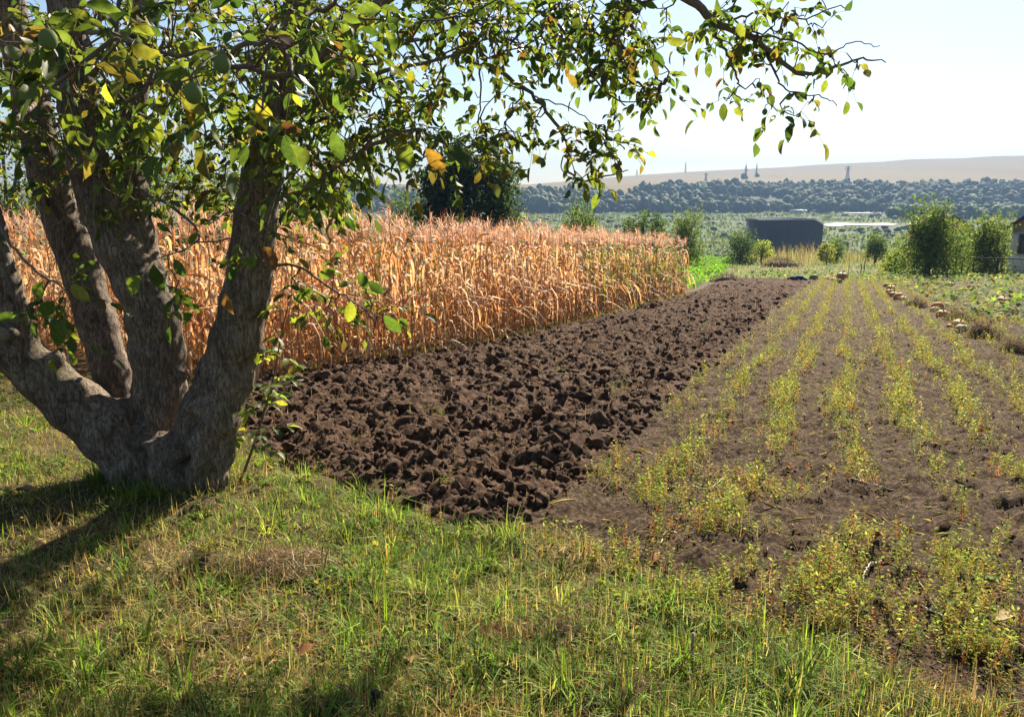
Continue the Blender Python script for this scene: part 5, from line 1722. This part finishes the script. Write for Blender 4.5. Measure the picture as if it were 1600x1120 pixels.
VL = [vine_leaf(k) for k in range(4)]
X = R.uniform(5, 48, 60000); Y = R.uniform(13, 62, 60000); u, v = uv(X, Y)
lim = np.interp(u, [14, 18, 24, 30, 38, 46], [3.2, 2.75, 2.5, 2.3, 1.9, .6])
k = ((v > lim) & (u < 56) & (u > 14)) | ((u > 44.5) & (u < 55) & (v > -5.5))
k &= (fbm(X * .55, Y * .55, 381, 3) > np.interp(u, [14, 22, 40], [.50, .42, .33])) & (v < 16)
X, Y, u, v = X[k], Y[k], u[k], v[k]
kk = R.random(len(X)) < np.interp(u, [14, 30, 56], [1, .7, .5]); X, Y, u, v = X[kk][:7500], Y[kk][:7500], u[kk][:7500], v[kk][:7500]; n = len(X)
b = Buf(); s_ = R.uniform(.045, .10, n)
for q in range(4):
    i = np.arange(q, n, 4)
    M = rotz(R.uniform(0, 6.28, len(i))) @ rotx(R.normal(size=len(i)) * .55) * s_[i][:, None, None]
    yel = fbm(X[i] * .3, Y[i] * .3, 385, 2)
    c = np.where((R.random(len(i)) < yel * .75)[:, None], pick([(0.24, 0.27, 0.05), (0.33, 0.31, 0.07), (0.18, 0.22, 0.05)], len(i)), pick([(0.07, 0.12, 0.035), (0.10, 0.16, 0.045), (0.13, 0.19, 0.05)], len(i)))
    c = np.where((R.random(len(i)) < .1)[:, None], pick([(0.3, 0.2, 0.11), (0.22, 0.14, 0.08)], len(i)), c)
    b.scatter(VL[q][0], VL[q][1], M, np.column_stack([X[i], Y[i], gz(X[i], Y[i]) + R.uniform(.05, .3, len(i))]), c)
n = 4500
X = R.uniform(5, 45, n * 4); Y = R.uniform(13, 55, n * 4); u, v = uv(X, Y); k = (v > np.interp(u, [14, 30, 46], [2.9, 2.3, .6])) & (u < 50); X, Y = X[k][:n], Y[k][:n]; n = len(X)
sow(b, X, Y, gz(X, Y), R.uniform(.06, .22, n), R.uniform(.01, .025, n), pick(G_DRY + G_GREEN, n), .6)
tag(b.build('pumpkin_vines', M_GRASS), 'sprawling yellow-green pumpkin vines right of the pumpkin row', 'vines', kind='stuff')

# ================================================================== pumpkins
def pumpkin_mesh(seed):
    r = np.random.default_rng(seed); nu, nv_ = 30, 10
    V = []; ribs = 10
    fl = r.uniform(.72, .9)
    for j in range(nv_ + 1):
        ph = math.pi * j / nv_
        for i in range(nu):
            a = 2 * math.pi * i / nu
            rr_ = 1 + .055 * math.cos(ribs * a) * math.sin(ph)
            rad = math.sin(ph) * rr_
            z = math.cos(ph) * fl * (1 - .18 * math.exp(-(math.sin(ph) / .35) ** 2))
            V.append((rad * math.cos(a), rad * math.sin(a), z + fl))
    f = []
    for j in range(nv_):
        for i in range(nu):
            p, q = j * nu + i, j * nu + (i + 1) % nu
            f += [(p, p + nu, q + nu), (p, q + nu, q)]
    return np.array(V) * .5, np.array(f), fl


PUMP = [pumpkin_mesh(k) for k in range(4)]
M_PUMP = mat_attr('pumpkin_rind', .65, 0, var=.18, vscale=9, spec=.15)
SAL, PALE, PINK, GRN, ORG = (0.40, 0.18, 0.085), (0.44, 0.30, 0.19), (0.36, 0.15, 0.09), (0.18, 0.2, 0.07), (0.45, 0.17, 0.05)
PK = [
    (1315, 439, 17, SAL, 'largest salmon pumpkin of the heap at the end of the ploughed strip'),
    (1311, 443, 8.5, GRN, 'small greenish pumpkin in front of the largest one in the heap'),
    (1303, 441, 9, ORG, 'small orange pumpkin left of the largest one in the heap'),
    (1289, 439, 10, SAL, 'tan-orange pumpkin at the left of the heap by the ploughed strip'),
    (1271, 439, 13, GRN, 'green pumpkin between the navy cloth and the heap'),
    (1392, 456, 13, SAL, 'farthest pumpkin of the upper row beside the vines'),
    (1390, 461, 12.5, SAL, 'second pumpkin of the upper row, just left of its neighbours'),
    (1396, 466, 14.5, PINK, 'third pumpkin in the middle of the upper row'),
    (1404, 470, 15.5, SAL, 'fourth and broadest pumpkin of the upper row'),
    (1411, 472, 12, PALE, 'pale nearest pumpkin of the upper row'),
    (1371, 460, 7, ORG, 'lone small orange pumpkin left of the upper row'),
    (1385, 450, 10, GRN, 'greenish pumpkin just beyond the upper row'),
    (1464, 486, 18, SAL, 'rear salmon pumpkin of the middle group of three'),
    (1460, 490, 14, PALE, 'pale pumpkin at the left of the middle group of three'),
    (1472, 498, 18.5, PINK, 'pinkish nearest pumpkin of the middle group of three'),
    (1498, 515, 22, SAL, 'rear round pumpkin of the nearest pair'),
    (1502, 523, 21, PALE, 'pale front pumpkin of the nearest pair'),
    (1484, 514, 10, ORG, 'small orange pumpkin left of the nearest pair'),
    (1445, 446, 9, PINK, 'far pinkish pumpkin half hidden in the vines, left one'),
    (1486, 449, 11, PINK, 'far pinkish pumpkin in the vines below the wire fence'),
    (1566, 478, 18, SAL, 'salmon pumpkin alone among the vines at the right'),
]
for q, (px_, py_, w_, c, lb) in enumerate(PK):
    p = G(px_, py_); D = w_ * project(p)[2] / F_PX
    o = thing('pumpkin', lb, 'pumpkin', p, 'pumpkins set out beside the vines')
    V, f, fl = PUMP[q % 4]
    tilt = rotx(np.array(R.normal() * .35)) @ rotz(np.array(R.uniform(0, 6.28)))
    W = (V - (0, 0, fl * .5)) @ tilt.T + (0, 0, fl * .5 - .02)
    Buf().add(W * D + p, f, np.array(c) * R.uniform(.9, 1.1)).build('rind', M_PUMP, o, smooth=True)
    top = tilt @ np.array([0, 0, fl * .5 * .82]) + (0, 0, fl * .5)
    d = tilt @ np.array([.15, .1, .4])
    Buf().tube([top * D + p, (top + d * .35) * D + p, (top + d * .5 + (.06, 0, 0)) * D + p], np.array([.07, .045, .05]) * D, (0.3, 0.26, 0.14), 6).build('stem', M_WOODY, o)

# heaps of pulled weeds
def heap(name, label, px_, py_, w_, h_, pal, n, sl_len=.16, cat='heap', sw=.006, core=(0.11, 0.085, 0.05)):
    p = G(px_, py_); k = project(p)[2] / F_PX; W, H = w_ * k / 2, h_ * k
    p = p + (0, W * .5, 0); p[2] = gz(p[0], p[1])
    o = thing(name, label, cat, p)
    q = ICO2 * (1 + .5 * n3(ICO2 + px_, 2, 3))[:, None] * np.array([W * .82, W * .6, H * .78]); q[:, 2] = np.maximum(q[:, 2], -.04)
    Buf().add(q + p, ICO2F, core).build('mound', M_PLAIN, o)
    a = R.uniform(0, 6.28, n); rr_ = np.sqrt(R.random(n)); z = np.sqrt(np.clip(1 - rr_ ** 2, 0, 1)) * H * R.uniform(.5, 1.08, n)
    T = p + np.column_stack([rr_ * W * np.cos(a), rr_ * W * .75 * np.sin(a), z])
    d = R.normal(size=(n, 3)) * np.array([1, 1, .45])
    L = sl_len * R.uniform(.5, 1.5, n)
    rag = R.uniform(.75, 1.35, n); T[:, :2] = p[:2] + (T[:, :2] - p[:2]) * rag[:, None]; T[:, 2] = np.where(rag > 1.05, gz(T[:, 0], T[:, 1]) + .02, T[:, 2])
    M = basis(d); M = np.stack([M[..., 0] * (sw * R.uniform(.6, 1.5, n))[:, None], M[..., 2] * L[:, None], M[..., 1] * L[:, None]], -1)
    b = Buf(); c = pick(pal, n)
    for t in range(6):
        i = np.arange(t, n, 6); b.scatter(BL[t][0], BL[t][1], M[i], T[i] - np.einsum('nij,j->ni', M[i], np.array([0, 0, .5])), c[i])
    s = b.build('stalks', M_DRY, o, stuff=True)
    return o


HB = [(0.17, 0.12, 0.075), (0.26, 0.19, 0.12), (0.12, 0.08, 0.05), (0.34, 0.26, 0.16)]
HG = HB + [(0.12, 0.13, 0.05)]
hp = heap('weed_heap', 'big brown weed heap in the meadow beyond the ploughed strip', 1226, 418, 60, 14, HB + [(0.3, 0.2, 0.12)], 1500, .5, sw=.025)
p = G(1239, 416); k = project(p)[2] / F_PX
bag = thing('sack', 'pale tan sack lying against the big weed heap', 'sack', p)
q = ICO2 * (1 + .35 * n3(ICO2, 2.4, 5))[:, None] * np.array([11 * k, 5 * k, 6 * k]); q[:, 2] = np.maximum(q[:, 2], 0)
Buf().add(q + p, ICO2F, (0.42, 0.34, 0.27)).build('body', M_PLAIN, bag, smooth=True)
Buf().tube([p + (9 * k, -2 * k, 3 * k), p + (11.5 * k, -2.5 * k, 4.5 * k), p + (13 * k, -2.6 * k, 4 * k)], [.9 * k, .5 * k, 1.1 * k], (0.40, 0.32, 0.25), 8).build('tied_neck', M_PLAIN, bag)
heap('weed_heap', 'low dark earth and root heap at the far left end of the ploughed strip', 1138, 441, 44, 11, HB, 500, .3, sw=.02)
heap('weed_heap', 'low brushwood heap under the yellowing bush', 1294, 404, 26, 8, HB, 300, .6, sw=.05)
heap('weed_heap', 'withered vine heap between the upper row and the middle pumpkins', 1434, 482, 30, 11, HG, 500, .2, sw=.012)
heap('weed_heap', 'brown withered vine heap right of the middle pumpkins', 1501, 505, 34, 14, HG, 600, .2, sw=.010)
heap('weed_heap', 'dark withered vine heap right of the nearest pumpkin pair', 1538, 532, 42, 22, HG, 800, .2, sw=.010)
heap('weed_heap', 'withered vine heap at the right picture edge', 1592, 556, 44, 18, HG, 700, .18, sw=.008)
HS = [(0.36, 0.26, 0.14), (0.25, 0.17, 0.09), (0.16, 0.10, 0.055), (0.45, 0.36, 0.22)]
hc = heap('hay_clump', 'tangled dry root clump on the turf right of the walnut tree', 432, 906, 150, 20, HS, 1500, .12, 'clump', .003, (0.09, 0.06, 0.035))
for k in range(16):
    a = R.uniform(0, 6.28); c = np.array(hc.location) + (R.normal() * .06, R.normal() * .04, .05)
    L = R.uniform(.12, .3); e = c + np.array([math.cos(a) * L, math.sin(a) * L * .7, 0]); e[2] = gz(e[0], e[1]) + .015
    m = (c + e) / 2 + R.normal(size=3) * .02 + (0, 0, .03)
    Buf().tube(crspline([c, m, e], 8), np.linspace(.0042, .002, 8), np.array((0.42, 0.33, 0.2)) * R.uniform(.6, 1.1), 5).build('root', M_WOODY, hc, smooth=True)
heap('hay_clump', 'grey-brown dead weed clump in the front turf', 884, 1004, 105, 20, [(0.2, 0.15, 0.09), (0.28, 0.22, 0.12), (0.13, 0.09, 0.055), (0.2, 0.19, 0.08)], 1300, .06, 'clump', .0026, (0.07, 0.05, 0.03))
heap('hay_clump', 'olive-brown dead weed clump at the bottom edge right of centre', 985, 1110, 140, 20, [(0.2, 0.16, 0.07), (0.28, 0.22, 0.12), (0.14, 0.10, 0.055), (0.17, 0.17, 0.06)], 1500, .055, 'clump', .0024, (0.07, 0.05, 0.03))
heap('hay_clump', 'rusty dead weed patch in the turf left of the front clump', 790, 1012, 90, 11, [(0.28, 0.16, 0.08), (0.38, 0.26, 0.14), (0.2, 0.11, 0.06)], 700, .07, 'clump', .0028, (0.08, 0.05, 0.03))

# navy cloth dropped at the end of the ploughed strip
p = G(1243, 441); k = project(p)[2] / F_PX
o = thing('jacket', 'crumpled navy jacket lying at the far end of the ploughed strip', 'jacket', p)
v3, f3 = ico(3)
q = v3 * (1 + .9 * n3(v3 + 2, 1.6, 9) + .5 * n3(v3, 4.5, 11))[:, None] * np.array([15 * k, 7 * k, 9.5 * k]); q[:, 2] = np.maximum(q[:, 2] * 1.0, 0)
Buf().add(q + p, f3, (0.022, 0.026, 0.07)).build('body', M_PLAIN, o, smooth=True)
Buf().tube([p + (8 * k, -3 * k, 6 * k), p + (14 * k, -4 * k, 4 * k), p + (19 * k, -4 * k, 1.5 * k)], [3.2 * k, 2.8 * k, 2 * k], (0.03, 0.035, 0.08), 9).build('sleeve', M_PLAIN, o, smooth=True)
q = v3 * (1 + .6 * n3(v3 + 5, 2.2, 19))[:, None] * np.array([4.5 * k, 2.2 * k, 2.6 * k]) + (10 * k, -6.5 * k, 2 * k); q[:, 2] = np.maximum(q[:, 2], 0)
Buf().add(q + p, f3, (0.5, 0.5, 0.52)).build('lining', M_PLAIN, o, smooth=True)

# twigs and roots lying about
TW = [
    ([(967, 1068), (991, 1054), (1044, 1050), (1064, 1080), (1074, 1100)], .004, (0.5, 0.38, 0.24), 'bent pale twig over the olive-brown dead clump'),
    ([(1031, 1012), (1075, 1013), (1120, 1014)], .0035, (0.46, 0.36, 0.24), 'straight thin straw lying across the front turf'),
    ([(1097, 1104), (1150, 1095), (1185, 1103), (1213, 1115)], .004, (0.4, 0.34, 0.26), 'grey twig at the bottom edge beside the green tuft'),
    ([(1081, 767), (1108, 772), (1130, 755)], .005, (0.55, 0.46, 0.36), 'whitish forked root on the garden soil'),
    ([(1031, 863), (1040, 848), (1056, 843)], .004, (0.52, 0.44, 0.3), 'small curled pale root near the turf edge'),
    ([(1347, 928), (1354, 906), (1377, 887)], .0045, (0.55, 0.47, 0.38), 'pale arched stalk on the garden soil at lower right'),
    ([(1420, 940), (1463, 974), (1500, 997)], .005, (0.5, 0.46, 0.4), 'long grey stalk slanting across the garden soil at lower right'),
    ([(1431, 912), (1445, 945), (1462, 968)], .0035, (0.3, 0.2, 0.14), 'brown stalk crossing the long grey stalk'),
    ([(0, 1008), (35, 994), (68, 978)], .006, (0.42, 0.32, 0.2), 'thick dry stick at the lower left picture edge'),
    ([(116, 1107), (135, 1110), (158, 1117)], .004, (0.4, 0.32, 0.24), 'short stick at the bottom left corner'),
    ([(349, 839), (380, 848), (409, 854), (445, 850), (476, 852)], .005, (0.42, 0.34, 0.2), 'long straw-coloured root above the tangled root clump'),
    ([(1330, 762), (1355, 770), (1400, 772)], .005, (0.46, 0.38, 0.28), 'curved dry stalk between the weed rows'),
    ([(1345, 765), (1340, 752), (1352, 742)], .0035, (0.5, 0.42, 0.32), 'thin hooked straw beside the curved stalk between the rows'),
    ([(870, 600), (900, 606), (925, 600)], .007, (0.4, 0.3, 0.22), 'dry root lying on the ploughed soil'),
]
for pts, r_, c, lb in TW:
    q = np.array([G(*a) for a in pts]); q[:, 2] = np.maximum(SURF_G(q[:, 0], q[:, 1]), SURF_P(q[:, 0], q[:, 1])) + .022
    q[0, 2] -= .016; q[-1, 2] -= .016
    ax = crspline(q, 18); ax += R.normal(size=ax.shape) * .003
    tag(Buf().tube(ax, np.linspace(r_, r_ * .6, 18), c, 6).build('twig', M_WOODY, smooth=True), lb, 'twig', 'twigs and roots lying about')
p = G(1080, 1046)
tag(Buf().tube([p + (0, 0, -.03), p + (.003, 0, .06), p + (-.002, 0, .12), p + (.002, .005, .155)], [.006, .005, .004, .006], (0.25, 0.2, 0.16), 6).build('dead_stem', M_WOODY, smooth=True), 'dead upright stem standing in the front turf', 'stem')
# black peg in the grass at the bottom edge
p = G(585, 1112)
pg = thing('metal_peg', 'black peg sticking out of the grass at the bottom edge', 'peg', p)
Buf().tube([p + (-.012, 0, -.04), p + (.0, 0, .045), p + (.008, 0, .07)], [.010, .010, .008], (0.012, 0.012, 0.014), 8).build('shaft', M_PLAIN, pg, smooth=True)
Buf().tube([p + (.004, 0, .068), p + (.012, 0, .079)], [.017, .014], (0.012, 0.012, 0.014), 10).build('head', M_PLAIN, pg, smooth=True)

# fallen walnut leaves
FL = [(1022, 880, .10, (0.26, 0.10, 0.035), 'rust-red fallen leaf at the edge of the turf'), (38, 772, .15, (0.32, 0.2, 0.11), 'large curled tan leaf at the left edge near the trunk'), (26, 922, .10, (0.45, 0.32, 0.17), 'pale tan leaf in the trunk shade'),
      (214, 1090, .09, (0.28, 0.16, 0.08), 'brown leaf in the grass at lower left'), (478, 1028, .10, (0.22, 0.09, 0.04), 'dark red-brown leaf in the front turf'), (16, 985, .10, (0.24, 0.14, 0.08), 'brown leaf beside the thick stick'),
      (52, 930, .09, (0.3, 0.28, 0.08), 'yellow-green fallen leaf in the trunk shade'), (1370, 855, .08, (0.25, 0.11, 0.05), 'red-brown leaf on the garden soil'), (1560, 985, .13, (0.36, 0.26, 0.14), 'curled beige leaf on the soil at lower right'),
      (1545, 935, .12, (0.2, 0.24, 0.06), 'green leaf lying on the soil at lower right'), (300, 930, .07, (0.2, 0.1, 0.05), 'small brown leaf in the turf below the trunk'), (640, 1040, .08, (0.3, 0.18, 0.08), 'brown leaf in the front turf below the tall tuft')]
for px_, py_, s_, c, lb in FL:
    p = G(px_, py_); p[2] = max(float(SURF_G(p[0], p[1])), p[2]) + .03
    V, f = LEAFT[R.integers(1, 5)]
    Mx = (rotz(np.array(R.uniform(0, 6.28))) @ rotx(np.array(R.normal() * .25))) * s_
    V = V * np.array([1.1, 1, 1.3]); V = np.vstack([V, V + (0, 0, -.012)]); f2 = np.vstack([f, f[:, ::-1] + 14])
    tag(Buf().add((V - (0, .5, 0)) @ Mx.T + p, f2, c).build('fallen_leaf', M_DRY, smooth=True), lb, 'leaf', 'walnut leaves fallen on the ground')

# ------------------------------------------------------------------ the air over the valley
def haze():
    lo = np.array([-2950.0, -2950.0, -18.0]); hi = np.array([2950.0, 2950.0, 128.0])
    b = Buf().box(lo, hi, (1, 1, 1))
    m = bpy.data.materials.new('haze'); m.use_nodes = True
    nt = m.node_tree
    nt.nodes.remove(nt.nodes['Principled BSDF'])
    pv = nt.nodes.new('ShaderNodeVolumePrincipled')
    pv.inputs['Color'].default_value = (0.17, 0.27, 0.44, 1)
    pv.inputs['Density'].default_value = HAZE_D
    pv.inputs['Anisotropy'].default_value = 0.25
    nt.links.new(pv.outputs[0], nt.nodes['Material Output'].inputs['Volume'])
    o = b.build('haze', m, stuff=True)
    tag(o, 'thin blue haze over the valley', 'haze', kind='stuff')


HAZE_D = 0.00035
haze()
